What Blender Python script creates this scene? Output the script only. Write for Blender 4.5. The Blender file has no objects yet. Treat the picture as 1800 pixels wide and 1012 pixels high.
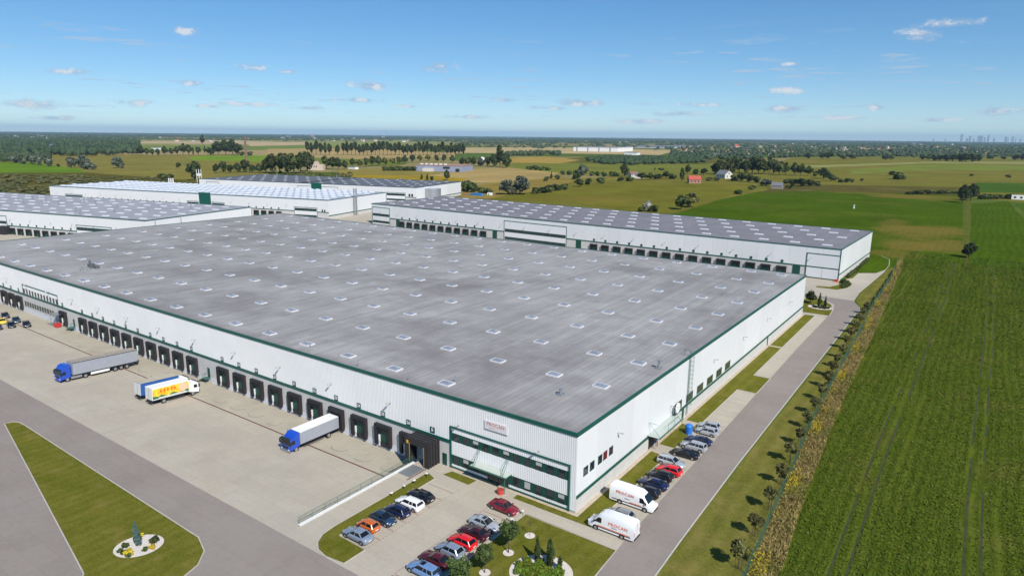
import bpy, math, random
import numpy as np
from mathutils import Matrix, Vector

rnd = random.Random(7)
SC = bpy.context.scene
COL = SC.collection

# ------------------------------------------------------------------ camera
CAM = np.array([41.8066, -75.2814, 51.8295]); FPX = 1181.46
YAW, PITCH, ROLL = -0.6142, 0.2222, 0.0105
_cy, _sy, _cp, _sp = math.cos(YAW), math.sin(YAW), math.cos(PITCH), math.sin(PITCH)
FWD = np.array([_sy * _cp, _cy * _cp, -_sp]); RGT = np.array([_cy, -_sy, 0.0]); UPV = np.cross(RGT, FWD)
RG2 = math.cos(ROLL) * RGT + math.sin(ROLL) * UPV
UP2 = -math.sin(ROLL) * RGT + math.cos(ROLL) * UPV
cam = bpy.data.cameras.new('camera'); camo = bpy.data.objects.new('camera', cam); COL.objects.link(camo)
M = Matrix.Identity(4)
for i in range(3):
    M[i][0], M[i][1], M[i][2], M[i][3] = RG2[i], UP2[i], -FWD[i], CAM[i]
camo.matrix_world = M
cam.sensor_width = 36.0; cam.lens = FPX / 1800 * 36; cam.clip_start = 0.5; cam.clip_end = 120000
SC.camera = camo

# ------------------------------------------------------------------ light and sky
SUN_AZ, SUN_EL = math.radians(-28), math.radians(43)     # azimuth from +X towards +Y
sd = Vector((math.cos(SUN_AZ) * math.cos(SUN_EL), math.sin(SUN_AZ) * math.cos(SUN_EL), math.sin(SUN_EL)))
sun = bpy.data.lights.new('sun', 'SUN'); sun.energy = 4.3; sun.angle = math.radians(0.53); sun.color = (1.0, 0.95, 0.87)
suno = bpy.data.objects.new('sun', sun); COL.objects.link(suno)
suno.rotation_euler = sd.to_track_quat('Z', 'Y').to_euler(); suno.location = (0, 0, 120)

world = bpy.data.worlds.new('World'); SC.world = world; world.use_nodes = True
SKY_STRENGTH, SKY_SAT, SKY_TINT = 0.145, 1.38, (0.94, 1.02, 1.04, 1)
def build_world():
    nt = world.node_tree; N = nt.nodes; L = nt.links
    for n in list(N): N.remove(n)
    out = N.new('ShaderNodeOutputWorld'); bg = N.new('ShaderNodeBackground'); bg.inputs['Strength'].default_value = SKY_STRENGTH
    sky = N.new('ShaderNodeTexSky'); sky.sky_type = 'NISHITA'; sky.sun_disc = False
    sky.sun_elevation = SUN_EL; sky.sun_rotation = math.pi / 2 - SUN_AZ
    sky.altitude = 100; sky.air_density = 0.7; sky.dust_density = 0.0; sky.ozone_density = 4.0
    def math_(op, a, b=None, c=None):
        n = N.new('ShaderNodeMath'); n.operation = op
        for k, v in enumerate((a, b, c)):
            if v is None: continue
            if isinstance(v, (int, float)): n.inputs[k].default_value = v
            else: L.new(v, n.inputs[k])
        return n.outputs[0]
    def maprange(v, a, b, c=0.0, d=1.0, smooth=True):
        n = N.new('ShaderNodeMapRange'); n.interpolation_type = 'SMOOTHSTEP' if smooth else 'LINEAR'; n.clamp = True
        L.new(v, n.inputs[0])
        for k, x in zip((1, 2, 3, 4), (a, b, c, d)): n.inputs[k].default_value = x
        return n.outputs[0]
    tc = N.new('ShaderNodeTexCoord'); sep = N.new('ShaderNodeSeparateXYZ'); L.new(tc.outputs['Generated'], sep.inputs[0])
    X, Y, Z = sep.outputs
    zc = math_('MAXIMUM', Z, 0.004)
    u = math_('DIVIDE', X, zc); v = math_('DIVIDE', Y, zc)          # flat cloud deck, unit height
    comb = N.new('ShaderNodeCombineXYZ'); L.new(u, comb.inputs[0]); L.new(v, comb.inputs[1])
    def noise(scale, detail, rough, vec=None, off=(0, 0, 0), stretch=(1, 1, 1)):
        mp = N.new('ShaderNodeMapping'); L.new(vec or comb.outputs[0], mp.inputs[0]); mp.inputs['Location'].default_value = off; mp.inputs['Scale'].default_value = stretch
        n = N.new('ShaderNodeTexNoise'); L.new(mp.outputs[0], n.inputs['Vector']); n.inputs['Scale'].default_value = scale; n.inputs['Detail'].default_value = detail; n.inputs['Roughness'].default_value = rough
        return n.outputs['Fac']
    # fair-weather cumulus: a sparse field, the same all round the sky
    n1 = noise(1.25, 4, 0.6, off=(3.1, 1.7, 0)); n2 = noise(0.2, 1, 0.5, off=(9.0, 4.0, 0))
    dens = math_('ADD', n1, math_('MULTIPLY', math_('SUBTRACT', n2, 0.5), 0.55))
    cov = maprange(dens, 0.60, 0.70)
    # the larger single clouds that hang in view, each a direction on the sky with its own size
    fine = noise(42, 6, 0.66, vec=tc.outputs['Generated'], stretch=(1, 1, 1.8))
    near = None
    for (px, py, w, h) in CLOUDS:
        d = px_dir(px, py)
        mp = N.new('ShaderNodeMapping'); mp.vector_type = 'TEXTURE'; L.new(tc.outputs['Generated'], mp.inputs[0])
        mp.inputs['Location'].default_value = tuple(d); mp.inputs['Rotation'].default_value = (0, -math.asin(d[2]), math.atan2(d[1], d[0])); mp.inputs['Scale'].default_value = (1.0, w / FPX, h / FPX)
        ln = N.new('ShaderNodeVectorMath'); ln.operation = 'LENGTH'; L.new(mp.outputs[0], ln.inputs[0])
        near = ln.outputs['Value'] if near is None else math_('MINIMUM', near, ln.outputs['Value'])
    body = math_('ADD', math_('SUBTRACT', 1.0, near), math_('MULTIPLY', math_('SUBTRACT', fine, 0.5), 2.9))
    fin2 = noise(42, 3, 0.6, vec=tc.outputs['Generated'], off=(0, 0, 0.035), stretch=(1, 1, 1.8))   # sampled a little higher up: lit crowns, grey bases
    big = maprange(body, -0.05, 0.95); lit = maprange(math_('ADD', body, math_('MULTIPLY', math_('SUBTRACT', fine, fin2), 5.0)), 0.1, 1.5)
    fade = math_('MULTIPLY', maprange(Z, 0.012, 0.03), maprange(Z, 0.16, 0.09))
    cov = math_('MULTIPLY', math_('MULTIPLY', cov, fade), 0.62)
    # thin high veil
    ci = math_('MULTIPLY', maprange(noise(0.9, 4, 0.65, stretch=(0.35, 1.6, 1)), 0.52, 0.8), 0.10)
    cov = math_('MAXIMUM', cov, ci)
    mix1 = N.new('ShaderNodeMix'); mix1.data_type = 'RGBA'; L.new(cov, mix1.inputs['Factor'])
    hsv = N.new('ShaderNodeHueSaturation'); hsv.inputs['Saturation'].default_value = SKY_SAT; gm_ = N.new('ShaderNodeGamma'); gm_.inputs['Gamma'].default_value = 0.72; L.new(sky.outputs[0], gm_.inputs[0]); L.new(gm_.outputs[0], hsv.inputs['Color'])
    tint = N.new('ShaderNodeMix'); tint.data_type = 'RGBA'; tint.blend_type = 'MULTIPLY'; tint.inputs['Factor'].default_value = 1.0; L.new(hsv.outputs[0], tint.inputs['A']); tint.inputs['B'].default_value = SKY_TINT
    L.new(tint.outputs['Result'], mix1.inputs['A']); mix1.inputs['B'].default_value = (2.5, 3.1, 3.9, 1)
    ccol = N.new('ShaderNodeMix'); ccol.data_type = 'RGBA'; L.new(lit, ccol.inputs['Factor'])
    ccol.inputs['A'].default_value = (2.0, 2.7, 3.7, 1); ccol.inputs['B'].default_value = (4.2, 4.25, 4.4, 1)
    mix2 = N.new('ShaderNodeMix'); mix2.data_type = 'RGBA'; L.new(math_('MULTIPLY', big, 0.8), mix2.inputs['Factor'])
    L.new(mix1.outputs['Result'], mix2.inputs['A']); L.new(ccol.outputs['Result'], mix2.inputs['B'])
    L.new(mix2.outputs['Result'], bg.inputs['Color']); L.new(bg.outputs[0], out.inputs['Surface'])
# clouds: picture position only gives each its compass direction and height above the horizon, and its apparent half width / height
CLOUDS = [(1612, 61, 36, 12), (1662, 42, 50, 8), (770, 117, 32, 11), (650, 151, 46, 9), (445, 119, 28, 7), (505, 126, 20, 4), (1380, 159, 28, 7),
          (322, 55, 30, 8), (120, 126, 36, 6), (332, 146, 26, 6), (1025, 181, 55, 8), (1390, 112, 20, 4), (60, 184, 42, 8), (240, 181, 40, 7),
          (890, 176, 34, 5), (1371, 192, 34, 7), (1190, 200, 46, 6), (1545, 189, 18, 6), (1752, 195, 34, 7), (1650, 211, 40, 4), (630, 176, 50, 5), (430, 183, 55, 5), (1230, 184, 42, 5), (970, 190, 40, 4), (720, 187, 36, 4), (540, 190, 36, 4), (1130, 214, 60, 5), (360, 187, 30, 4), (1480, 207, 40, 4), (90, 207, 40, 5), (820, 206, 50, 4)]
def px_dir(px, py):
    d = (px - 900) / FPX * RG2 - (py - 506) / FPX * UP2 + FWD
    return d / np.linalg.norm(d)
build_world()

vs = SC.view_settings; vs.view_transform = 'Standard'; vs.look = 'None'; vs.exposure = 0.35; vs.gamma = 1.0; vs.use_curve_mapping = False
SC.cycles.max_bounces = 6; SC.cycles.diffuse_bounces = 3; SC.cycles.glossy_bounces = 3; SC.cycles.transmission_bounces = 4
SC.cycles.transparent_max_bounces = 8; SC.cycles.volume_bounces = 0; SC.cycles.caustics_reflective = False; SC.cycles.caustics_refractive = False

# ------------------------------------------------------------------ picture position -> point on level ground
_HX = [0, 600, 900, 1200, 1500, 1800]; _HE = [-3.6, 1.4, 2.5, 2.7, -0.5, -3.6]
def at(px, py, z=0.0):
    """ground point seen at a picture position; far points are corrected for the lens's slight bowing of the horizon"""
    k = min(1.0, max(0.0, (430 - py) / 90))
    py = py + k * float(np.interp(px, _HX, _HE))
    d = px_dir(px, py); d = d.copy(); d[2] = min(d[2], -0.0014)
    t = (z - CAM[2]) / d[2]
    return CAM + t * d

# ------------------------------------------------------------------ helpers
def tag(o, label=None, cat=None, group=None, kind=None):
    if label: o['label'] = label
    if cat: o['category'] = cat
    if group: o['group'] = group
    if kind: o['kind'] = kind
    return o
def empty(name, loc=(0, 0, 0), rz=0.0, label=None, cat=None, group=None):
    o = bpy.data.objects.new(name, None); COL.objects.link(o); o.location = loc; o.rotation_euler = (0, 0, rz); o.empty_display_size = 0.2
    return tag(o, label, cat, group)
def inst(name, me, parent=None, loc=(0, 0, 0), rot=(0, 0, 0), scale=(1, 1, 1)):
    o = bpy.data.objects.new(name, me); COL.objects.link(o); o.location = loc; o.rotation_euler = rot; o.scale = scale
    if parent is not None: o.parent = parent
    return o
class MB:
    def __init__(s): s.v = []; s.f = []; s.m = []
    def add(s, vs, fs, mi=0):
        b = len(s.v); s.v += [tuple(map(float, p)) for p in vs]; s.f += [tuple(b + i for i in f) for f in fs]; s.m += [mi] * len(fs); return s
    def box(s, x0, x1, y0, y1, z0, z1, mi=0):
        if x0 > x1: x0, x1 = x1, x0
        if y0 > y1: y0, y1 = y1, y0
        if z0 > z1: z0, z1 = z1, z0
        return s.add([(x0, y0, z0), (x1, y0, z0), (x1, y1, z0), (x0, y1, z0), (x0, y0, z1), (x1, y0, z1), (x1, y1, z1), (x0, y1, z1)],
                     [(0, 3, 2, 1), (4, 5, 6, 7), (0, 1, 5, 4), (1, 2, 6, 5), (2, 3, 7, 6), (3, 0, 4, 7)], mi)
    def quad(s, a, b, c, d, mi=0): return s.add([a, b, c, d], [(0, 1, 2, 3)], mi)
    def prism(s, poly, z0, z1, mi=0):
        n = len(poly); vs = [(p[0], p[1], z0) for p in poly] + [(p[0], p[1], z1) for p in poly]
        return s.add(vs, [tuple(range(n - 1, -1, -1)), tuple(range(n, 2 * n))] + [(i, (i + 1) % n, n + (i + 1) % n, n + i) for i in range(n)], mi)
    def extr(s, prof, y0, y1, mi=0, inset=0.0):
        """side profile (x,z), anticlockwise seen from -y, pushed from y0 to y1"""
        n = len(prof); vs = [(p[0], y0, p[1]) for p in prof] + [(p[0], y1, p[1]) for p in prof]
        return s.add(vs, [tuple(range(n)), tuple(range(2 * n - 1, n - 1, -1))] + [((i + 1) % n, i, n + i, n + (i + 1) % n) for i in range(n)], mi)
    def tube(s, p0, p1, r, n=6, r1=None, mi=0, caps=True):
        p0 = Vector(p0); p1 = Vector(p1); r1 = r if r1 is None else r1
        d = (p1 - p0).normalized(); a = d.orthogonal().normalized(); b = d.cross(a)
        vs = []
        for p, q in ((p0, r), (p1, r1)):
            for i in range(n):
                t = 2 * math.pi * i / n; vs.append(p + a * (q * math.cos(t)) + b * (q * math.sin(t)))
        fs = [(i, (i + 1) % n, n + (i + 1) % n, n + i) for i in range(n)]
        if caps: fs += [tuple(range(n - 1, -1, -1)), tuple(range(n, 2 * n))]
        return s.add(vs, fs, mi)
    def loft(s, rings, mi=0, caps=True):
        n = len(rings[0]); vs = [p for r in rings for p in r]; fs = []
        for k in range(len(rings) - 1):
            for i in range(n): fs.append((k * n + i, k * n + (i + 1) % n, (k + 1) * n + (i + 1) % n, (k + 1) * n + i))
        if caps: fs += [tuple(range(n - 1, -1, -1)), tuple((len(rings) - 1) * n + i for i in range(n))]
        return s.add(vs, fs, mi)
    def mesh(s, name, mats, smooth=None):
        me = bpy.data.meshes.new(name); me.from_pydata(s.v, [], s.f); me.update()
        if not isinstance(mats, (list, tuple)): mats = [mats]
        for m in mats: me.materials.append(m)
        if len(mats) > 1: me.polygons.foreach_set('material_index', s.m)
        if smooth is not None:
            me.polygons.foreach_set('use_smooth', [True] * len(me.polygons)); me.set_sharp_from_angle(angle=math.radians(smooth))
        return me
    def build(s, name, mats, parent=None, loc=(0, 0, 0), rot=(0, 0, 0), smooth=None):
        return inst(name, s.mesh(name, mats, smooth), parent, loc, rot)

# ------------------------------------------------------------------ materials
def srgb(r, g, b):
    f = lambda c: (c / 255 / 12.92) if c / 255 <= 0.04045 else ((c / 255 + 0.055) / 1.055) ** 2.4
    return (f(r), f(g), f(b))
_mats = {}
def mat(name, col, rough=0.6, metal=0.0, var=0.0, scale=1.0, bump=0.0, bscale=None, spec=0.5, coat=0.0, col2=None, detail=4, rand=0.0, stretch=None):
    if name in _mats: return _mats[name]
    m = bpy.data.materials.new(name); m.use_nodes = True; nt = m.node_tree; N = nt.nodes; L = nt.links
    b = N['Principled BSDF']; b.inputs['Roughness'].default_value = rough; b.inputs['Metallic'].default_value = metal
    b.inputs['Specular IOR Level'].default_value = spec; b.inputs['Coat Weight'].default_value = coat; b.inputs['Coat Roughness'].default_value = 0.08
    b.inputs['Base Color'].default_value = (*col, 1)
    src = None
    if var or bump or col2:
        tc = N.new('ShaderNodeTexCoord'); vec = tc.outputs['Object']
        if stretch:
            mp = N.new('ShaderNodeMapping'); mp.inputs['Scale'].default_value = stretch; L.new(vec, mp.inputs[0]); vec = mp.outputs[0]
        nz = N.new('ShaderNodeTexNoise'); nz.inputs['Scale'].default_value = scale; nz.inputs['Detail'].default_value = detail; nz.inputs['Roughness'].default_value = 0.62
        L.new(vec, nz.inputs['Vector'])
        if var or col2:
            mx = N.new('ShaderNodeMix'); mx.data_type = 'RGBA'
            c2 = col2 if col2 else tuple(min(1, c * (1 + var)) for c in col); c1 = col if col2 else tuple(c * (1 - var) for c in col)
            mr = N.new('ShaderNodeMapRange'); mr.inputs[1].default_value = 0.3; mr.inputs[2].default_value = 0.7; L.new(nz.outputs['Fac'], mr.inputs[0])
            mx.inputs['A'].default_value = (*c1, 1); mx.inputs['B'].default_value = (*c2, 1); L.new(mr.outputs[0], mx.inputs['Factor'])
            L.new(mx.outputs['Result'], b.inputs['Base Color']); src = mx.outputs['Result']
        if bump:
            bn = N.new('ShaderNodeBump'); bn.inputs['Strength'].default_value = bump; bn.inputs['Distance'].default_value = 0.05
            n2 = nz
            if bscale:
                n2 = N.new('ShaderNodeTexNoise'); n2.inputs['Scale'].default_value = bscale; n2.inputs['Detail'].default_value = 3; L.new(tc.outputs['Object'], n2.inputs['Vector'])
            L.new(n2.outputs['Fac'], bn.inputs['Height']); L.new(bn.outputs[0], b.inputs['Normal'])
    if rand:
        oi = N.new('ShaderNodeObjectInfo'); hs = N.new('ShaderNodeHueSaturation')
        mr = N.new('ShaderNodeMapRange'); mr.inputs[3].default_value = 1 - rand; mr.inputs[4].default_value = 1 + rand; L.new(oi.outputs['Random'], mr.inputs[0])
        if src: L.new(src, hs.inputs['Color'])
        else: hs.inputs['Color'].default_value = (*col, 1)
        L.new(mr.outputs[0], hs.inputs['Value']); L.new(hs.outputs[0], b.inputs['Base Color'])
    _mats[name] = m; return m
def glass_mat(name, col=(0.02, 0.03, 0.035), rough=0.05):
    return mat(name, col, rough=rough, spec=0.6)
MAT = {}
MAT['cladding'] = mat('white_cladding', (0.78, 0.785, 0.785), 0.45, var=0.03, scale=0.15)
MAT['panel'] = mat('white_panel', (0.71, 0.72, 0.73), 0.4, var=0.02, scale=0.3, rand=0.03)
MAT['concrete'] = mat('pale_concrete', (0.54, 0.53, 0.51), 0.85, var=0.07, scale=0.6, bump=0.05)
MAT['plinth'] = mat('plinth_concrete', (0.60, 0.62, 0.66), 0.8, var=0.06, scale=0.8)
MAT['green'] = mat('green_trim', srgb(10, 82, 70), 0.4, var=0.06, scale=0.5)
MAT['greend'] = mat('green_door_paint', srgb(12, 70, 60), 0.45, var=0.05, scale=2)
MAT['glass'] = glass_mat('window_glass')
MAT['blind'] = mat('window_blind', (0.45, 0.45, 0.43), 0.7)
MAT['black'] = mat('black_rubber', (0.022, 0.021, 0.023), 0.7, var=0.2, scale=1.5)
MAT['shelter'] = mat('shelter_fabric', (0.013, 0.014, 0.017), 0.7, var=0.3, scale=1.2)
MAT['maroon'] = mat('maroon_edge', (0.022, 0.016, 0.018), 0.7)
MAT['steel'] = mat('galvanised_steel', (0.42, 0.44, 0.46), 0.45, metal=0.7, var=0.08, scale=2)
MAT['white'] = mat('white_paint', (0.78, 0.78, 0.77), 0.5, var=0.03, scale=1)
MAT['red'] = mat('red_paint', (0.55, 0.03, 0.03), 0.4)
MAT['yellow'] = mat('yellow_paint', (0.75, 0.45, 0.03), 0.5)
MAT['orange'] = mat('orange_print', srgb(226, 98, 40), 0.5)
MAT['greyprint'] = mat('grey_print', (0.2, 0.2, 0.22), 0.5)
MAT['railgreen'] = mat('green_railing', srgb(58, 104, 90), 0.5)
MAT['kerb'] = mat('kerb_concrete', (0.44, 0.42, 0.37), 0.85, var=0.1, scale=1.2)
MAT['skyglass'] = mat('skylight_glazing', (0.21, 0.24, 0.29), 0.30, spec=0.5, rand=0.08)
MAT['skycurb'] = mat('skylight_curb', (0.66, 0.66, 0.68), 0.5, rand=0.05)

# ------------------------------------------------------------------ ground materials
def ground_mat(name, c1, c2, s1, s2, c3=None, rows=None, rough=0.95, bump=0.3, bsc=8.0, patch=None, k3=0.5, fine=0.28, spots=None):
    """two-scale mottled surface; rows=(spacing, strength) adds drill rows along Y; c3 blotches"""
    if name in _mats: return _mats[name]
    m = bpy.data.materials.new(name); m.use_nodes = True; nt = m.node_tree; N = nt.nodes; L = nt.links
    b = N['Principled BSDF']; b.inputs['Roughness'].default_value = rough; b.inputs['Specular IOR Level'].default_value = 0.0
    g = N.new('ShaderNodeNewGeometry'); P = g.outputs['Position']
    def noise(sc, det=5, off=0.0, stretch=None):
        mp = N.new('ShaderNodeMapping'); mp.inputs['Location'].default_value = (off, off * 0.7, 0); L.new(P, mp.inputs[0])
        if stretch: mp.inputs['Scale'].default_value = stretch
        n = N.new('ShaderNodeTexNoise'); n.inputs['Scale'].default_value = sc; n.inputs['Detail'].default_value = det; n.inputs['Roughness'].default_value = 0.6
        L.new(mp.outputs[0], n.inputs['Vector']); return n.outputs['Fac']
    def mr(v, a, b_, c=0.0, d=1.0):
        n = N.new('ShaderNodeMapRange'); L.new(v, n.inputs[0])
        for k, x in zip((1, 2, 3, 4), (a, b_, c, d)): n.inputs[k].default_value = x
        return n.outputs[0]
    def mix(f, a, b_):
        n = N.new('ShaderNodeMix'); n.data_type = 'RGBA'
        if isinstance(f, float): n.inputs['Factor'].default_value = f
        else: L.new(f, n.inputs['Factor'])
        for k, x in (('A', a), ('B', b_)):
            if isinstance(x, tuple): n.inputs[k].default_value = (*x, 1)
            else: L.new(x, n.inputs[k])
        return n.outputs['Result']
    col = mix(mr(noise(s1), 0.32, 0.68), c1, c2)
    f2 = noise(s2, 4, 11.0)
    hs = N.new('ShaderNodeHueSaturation'); L.new(col, hs.inputs['Color']); L.new(mr(f2, 0.25, 0.75, 1 - fine, 1 + fine), hs.inputs['Value']); col = hs.outputs[0]
    if name in ('beige_pavers', 'dock_apron_pavers', 'grey_road_surface'):          # laid in courses; oil drips and damp marks
        br = N.new('ShaderNodeTexBrick'); L.new(P, br.inputs['Vector']); br.inputs['Scale'].default_value = 1.0; br.inputs['Brick Width'].default_value = 5.2; br.inputs['Row Height'].default_value = 2.6; br.inputs['Mortar Size'].default_value = 0.03; br.inputs['Color1'].default_value = (.97, .97, .97, 1); br.inputs['Color2'].default_value = (1.03, 1.03, 1.03, 1); br.inputs['Mortar'].default_value = (.88, .87, .86, 1)
        mu = N.new('ShaderNodeMix'); mu.data_type = 'RGBA'; mu.blend_type = 'MULTIPLY'; mu.inputs['Factor'].default_value = 1.0; L.new(col, mu.inputs['A']); L.new(br.outputs['Color'], mu.inputs['B']); col = mu.outputs['Result']
        col = mix(mr(noise(0.5, 7, 77.0), 0.66, 0.76, 0.0, 0.35), col, tuple(x * .55 for x in c1)); col = mix(mr(noise(0.35, 5, 50.0, (1, .12, 1)), 0.56, 0.74, 0.0, 0.22), col, tuple(x * .72 for x in c1))
    if c3: col = mix(mr(noise(patch or s1 * 0.4, 6, 31.0), 0.52, 0.66, 0.0, k3), col, c3)
    if spots:
        sc_, lst = spots
        sx = N.new('ShaderNodeSeparateXYZ'); L.new(P, sx.inputs[0]); best = None
        nzs = noise(0.03, 6, 17.0)
        for (cx, cy, rx, ry, k) in lst:
            mp = N.new('ShaderNodeMapping'); mp.vector_type = 'TEXTURE'; L.new(P, mp.inputs[0]); mp.inputs['Location'].default_value = (cx, cy, 0); mp.inputs['Scale'].default_value = (rx, ry, 1000)
            ln = N.new('ShaderNodeVectorMath'); ln.operation = 'LENGTH'; L.new(mp.outputs[0], ln.inputs[0])
            w = N.new('ShaderNodeMath'); w.operation = 'MULTIPLY_ADD'; L.new(nzs, w.inputs[0]); w.inputs[1].default_value = 2.6; w.inputs[2].default_value = -1.3
            d_ = N.new('ShaderNodeMath'); d_.operation = 'ADD'; L.new(ln.outputs['Value'], d_.inputs[0]); L.new(w.outputs[0], d_.inputs[1])
            col = mix(mr(d_.outputs[0], 0.55, 1.15, k, 0.0), col, sc_)
    if rows:
        sp, st = rows
        sx = N.new('ShaderNodeSeparateXYZ'); L.new(P, sx.inputs[0])
        wob = N.new('ShaderNodeMath'); wob.operation = 'MULTIPLY_ADD'; L.new(noise(0.02, 2, 5.0), wob.inputs[0]); wob.inputs[1].default_value = sp * 3; L.new(sx.outputs[0], wob.inputs[2])
        s_ = N.new('ShaderNodeMath'); s_.operation = 'MULTIPLY'; L.new(wob.outputs[0], s_.inputs[0]); s_.inputs[1].default_value = 2 * math.pi / sp
        si = N.new('ShaderNodeMath'); si.operation = 'SINE'; L.new(s_.outputs[0], si.inputs[0])
        h2 = N.new('ShaderNodeHueSaturation'); L.new(col, h2.inputs['Color']); L.new(mr(si.outputs[0], -1, 1, 1 - st, 1 + st * 0.6), h2.inputs['Value']); col = h2.outputs[0]
    L.new(col, b.inputs['Base Color'])
    if bump:
        bn = N.new('ShaderNodeBump'); bn.inputs['Strength'].default_value = bump; bn.inputs['Distance'].default_value = 0.08
        L.new(noise(bsc, 3, 3.0), bn.inputs['Height']); L.new(bn.outputs[0], b.inputs['Normal'])
    _mats[name] = m; return m
def lawn_mat():
    m = ground_mat('lawn_grass', (0.100, 0.110, 0.014), (0.150, 0.142, 0.024), 0.22, 3.0, c3=(0.205, 0.168, 0.05), rows=(1.9, 0.07), bump=0.5, bsc=14, patch=0.35, k3=0.45)
    return m
G = {}
G['lawn'] = lawn_mat()
G['verge'] = ground_mat('verge_grass', (0.115, 0.120, 0.022), (0.165, 0.152, 0.036), 0.16, 2.2, c3=(0.225, 0.175, 0.06), rows=(2.6, 0.10), bump=0.5, bsc=12, patch=0.2, k3=0.5)
G['paver'] = ground_mat('beige_pavers', (0.398, 0.355, 0.288), (0.435, 0.393, 0.325), 0.10, 1.6, c3=(0.35, 0.32, 0.27), bump=0.12, bsc=5, patch=0.06, k3=0.45, fine=0.055)
G['apron'] = ground_mat('dock_apron_pavers', (0.375, 0.338, 0.268), (0.415, 0.378, 0.305), 0.14, 2.0, c3=(0.315, 0.282, 0.22), bump=0.12, bsc=5, patch=0.1, k3=0.5, fine=0.055)
G['asphalt'] = ground_mat('grey_road_surface', (0.246, 0.213, 0.190), (0.274, 0.240, 0.216), 0.08, 1.2, c3=(0.296, 0.260, 0.236), bump=0.12, bsc=9, patch=0.05, k3=0.4, fine=0.055)
G['pebble'] = ground_mat('white_pebbles', (0.56, 0.50, 0.45), (0.68, 0.63, 0.58), 3.0, 14.0, bump=0.5, bsc=16)
G['sand'] = ground_mat('sandy_edging', (0.42, 0.34, 0.25), (0.52, 0.45, 0.36), 1.2, 8.0, bump=0.3)
G['crop'] = ground_mat('near_crop', (0.060, 0.085, 0.008), (0.090, 0.112, 0.014), 0.10, 1.4, c3=(0.14, 0.12, 0.03), rows=(1.5, 0.22), bump=0.8, bsc=3.0, patch=0.09, k3=0.4)
G['weeds'] = ground_mat('dry_weed_soil', (0.15, 0.125, 0.04), (0.22, 0.18, 0.065), 0.5, 3.0, c3=(0.12, 0.12, 0.03), bump=0.5)
def field_mat(name, rgb, var=0.16, s1=0.012, rows=None, c3=None, k3=0.5, s2=0.15, spots=None):
    c = tuple(x / 1.2 for x in srgb(*rgb)); a = tuple(x * (1 - var) for x in c); d = tuple(x * (1 + var) for x in c)
    return ground_mat(name, a, d, s1, s2, c3=tuple(x / 1.2 for x in srgb(*c3)) if c3 else None, rows=rows, bump=0.4, bsc=1.2, k3=k3, fine=0.16, spots=spots)
def base_ground_mat():
    m = bpy.data.materials.new('open_country'); m.use_nodes = True; nt = m.node_tree; N = nt.nodes; L = nt.links
    b = N['Principled BSDF']; b.inputs['Roughness'].default_value = 1.0; b.inputs['Specular IOR Level'].default_value = 0.0
    g = N.new('ShaderNodeNewGeometry')
    mp = N.new('ShaderNodeMapping'); mp.inputs['Rotation'].default_value = (0, 0, 0.5); mp.inputs['Scale'].default_value = (0.0026, 0.0011, 1); L.new(g.outputs['Position'], mp.inputs[0])
    vo = N.new('ShaderNodeTexVoronoi'); vo.voronoi_dimensions = '2D'; vo.inputs['Scale'].default_value = 1.0; L.new(mp.outputs[0], vo.inputs['Vector'])
    sx = N.new('ShaderNodeSeparateColor'); L.new(vo.outputs['Color'], sx.inputs[0])
    cr = N.new('ShaderNodeValToRGB'); cr.color_ramp.interpolation = 'CONSTANT'
    cols = [(0.0, (118, 122, 62)), (0.22, (150, 140, 92)), (0.38, (96, 112, 50)), (0.55, (170, 152, 108)), (0.68, (128, 128, 70)), (0.85, (104, 104, 52))]
    cr.color_ramp.elements.remove(cr.color_ramp.elements[1])
    cr.color_ramp.elements[0].color = (*[x * 0.72 for x in srgb(*cols[0][1])], 1)
    for p, c in cols[1:]:
        e = cr.color_ramp.elements.new(p); e.color = (*[x * 0.72 for x in srgb(*c)], 1)
    L.new(sx.outputs[0], cr.inputs[0])
    nz = N.new('ShaderNodeTexNoise'); nz.inputs['Scale'].default_value = 0.02; nz.inputs['Detail'].default_value = 6; L.new(g.outputs['Position'], nz.inputs['Vector'])
    hs = N.new('ShaderNodeHueSaturation'); L.new(cr.outputs[0], hs.inputs['Color'])
    mr = N.new('ShaderNodeMapRange'); mr.inputs[1].default_value = 0.25; mr.inputs[2].default_value = 0.75; mr.inputs[3].default_value = 0.75; mr.inputs[4].default_value = 1.25; L.new(nz.outputs['Fac'], mr.inputs[0]); L.new(mr.outputs[0], hs.inputs['Value'])
    L.new(hs.outputs[0], b.inputs['Base Color']); return m
# ------------------------------------------------------------------ ground, roads, lawns
def sheet(name, pts, z, m, kind='structure', label=None, cat=None):
    mb = MB(); mb.add([(p[0], p[1], z) for p in pts], [tuple(range(len(pts)))])
    o = mb.build(name, m); tag(o, label, cat, kind=kind)
    if o.data.polygons[0].normal.z < 0: o.data.flip_normals()
    return o
YX0, YX1, YY0, DR = -330.0, -28.55, -25.0, -7.0           # sunken dock yard
def yard_z(y): return 0.0 if y <= YY0 else (-1.15 * (y - YY0) / (DR - YY0) if y < DR else -1.15)
R_ = 45000.0
mb = MB()
for (x0, x1, y0, y1) in ((-R_, R_, 0.2, R_), (-R_, R_, -R_, YY0), (-R_, YX0, YY0, 0.2), (YX1, R_, YY0, 0.2)):
    mb.add([(x0, y0, 0), (x1, y0, 0), (x1, y1, 0), (x0, y1, 0)], [(0, 1, 2, 3)])
tag(mb.build('ground', base_ground_mat()), kind='structure')
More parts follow.
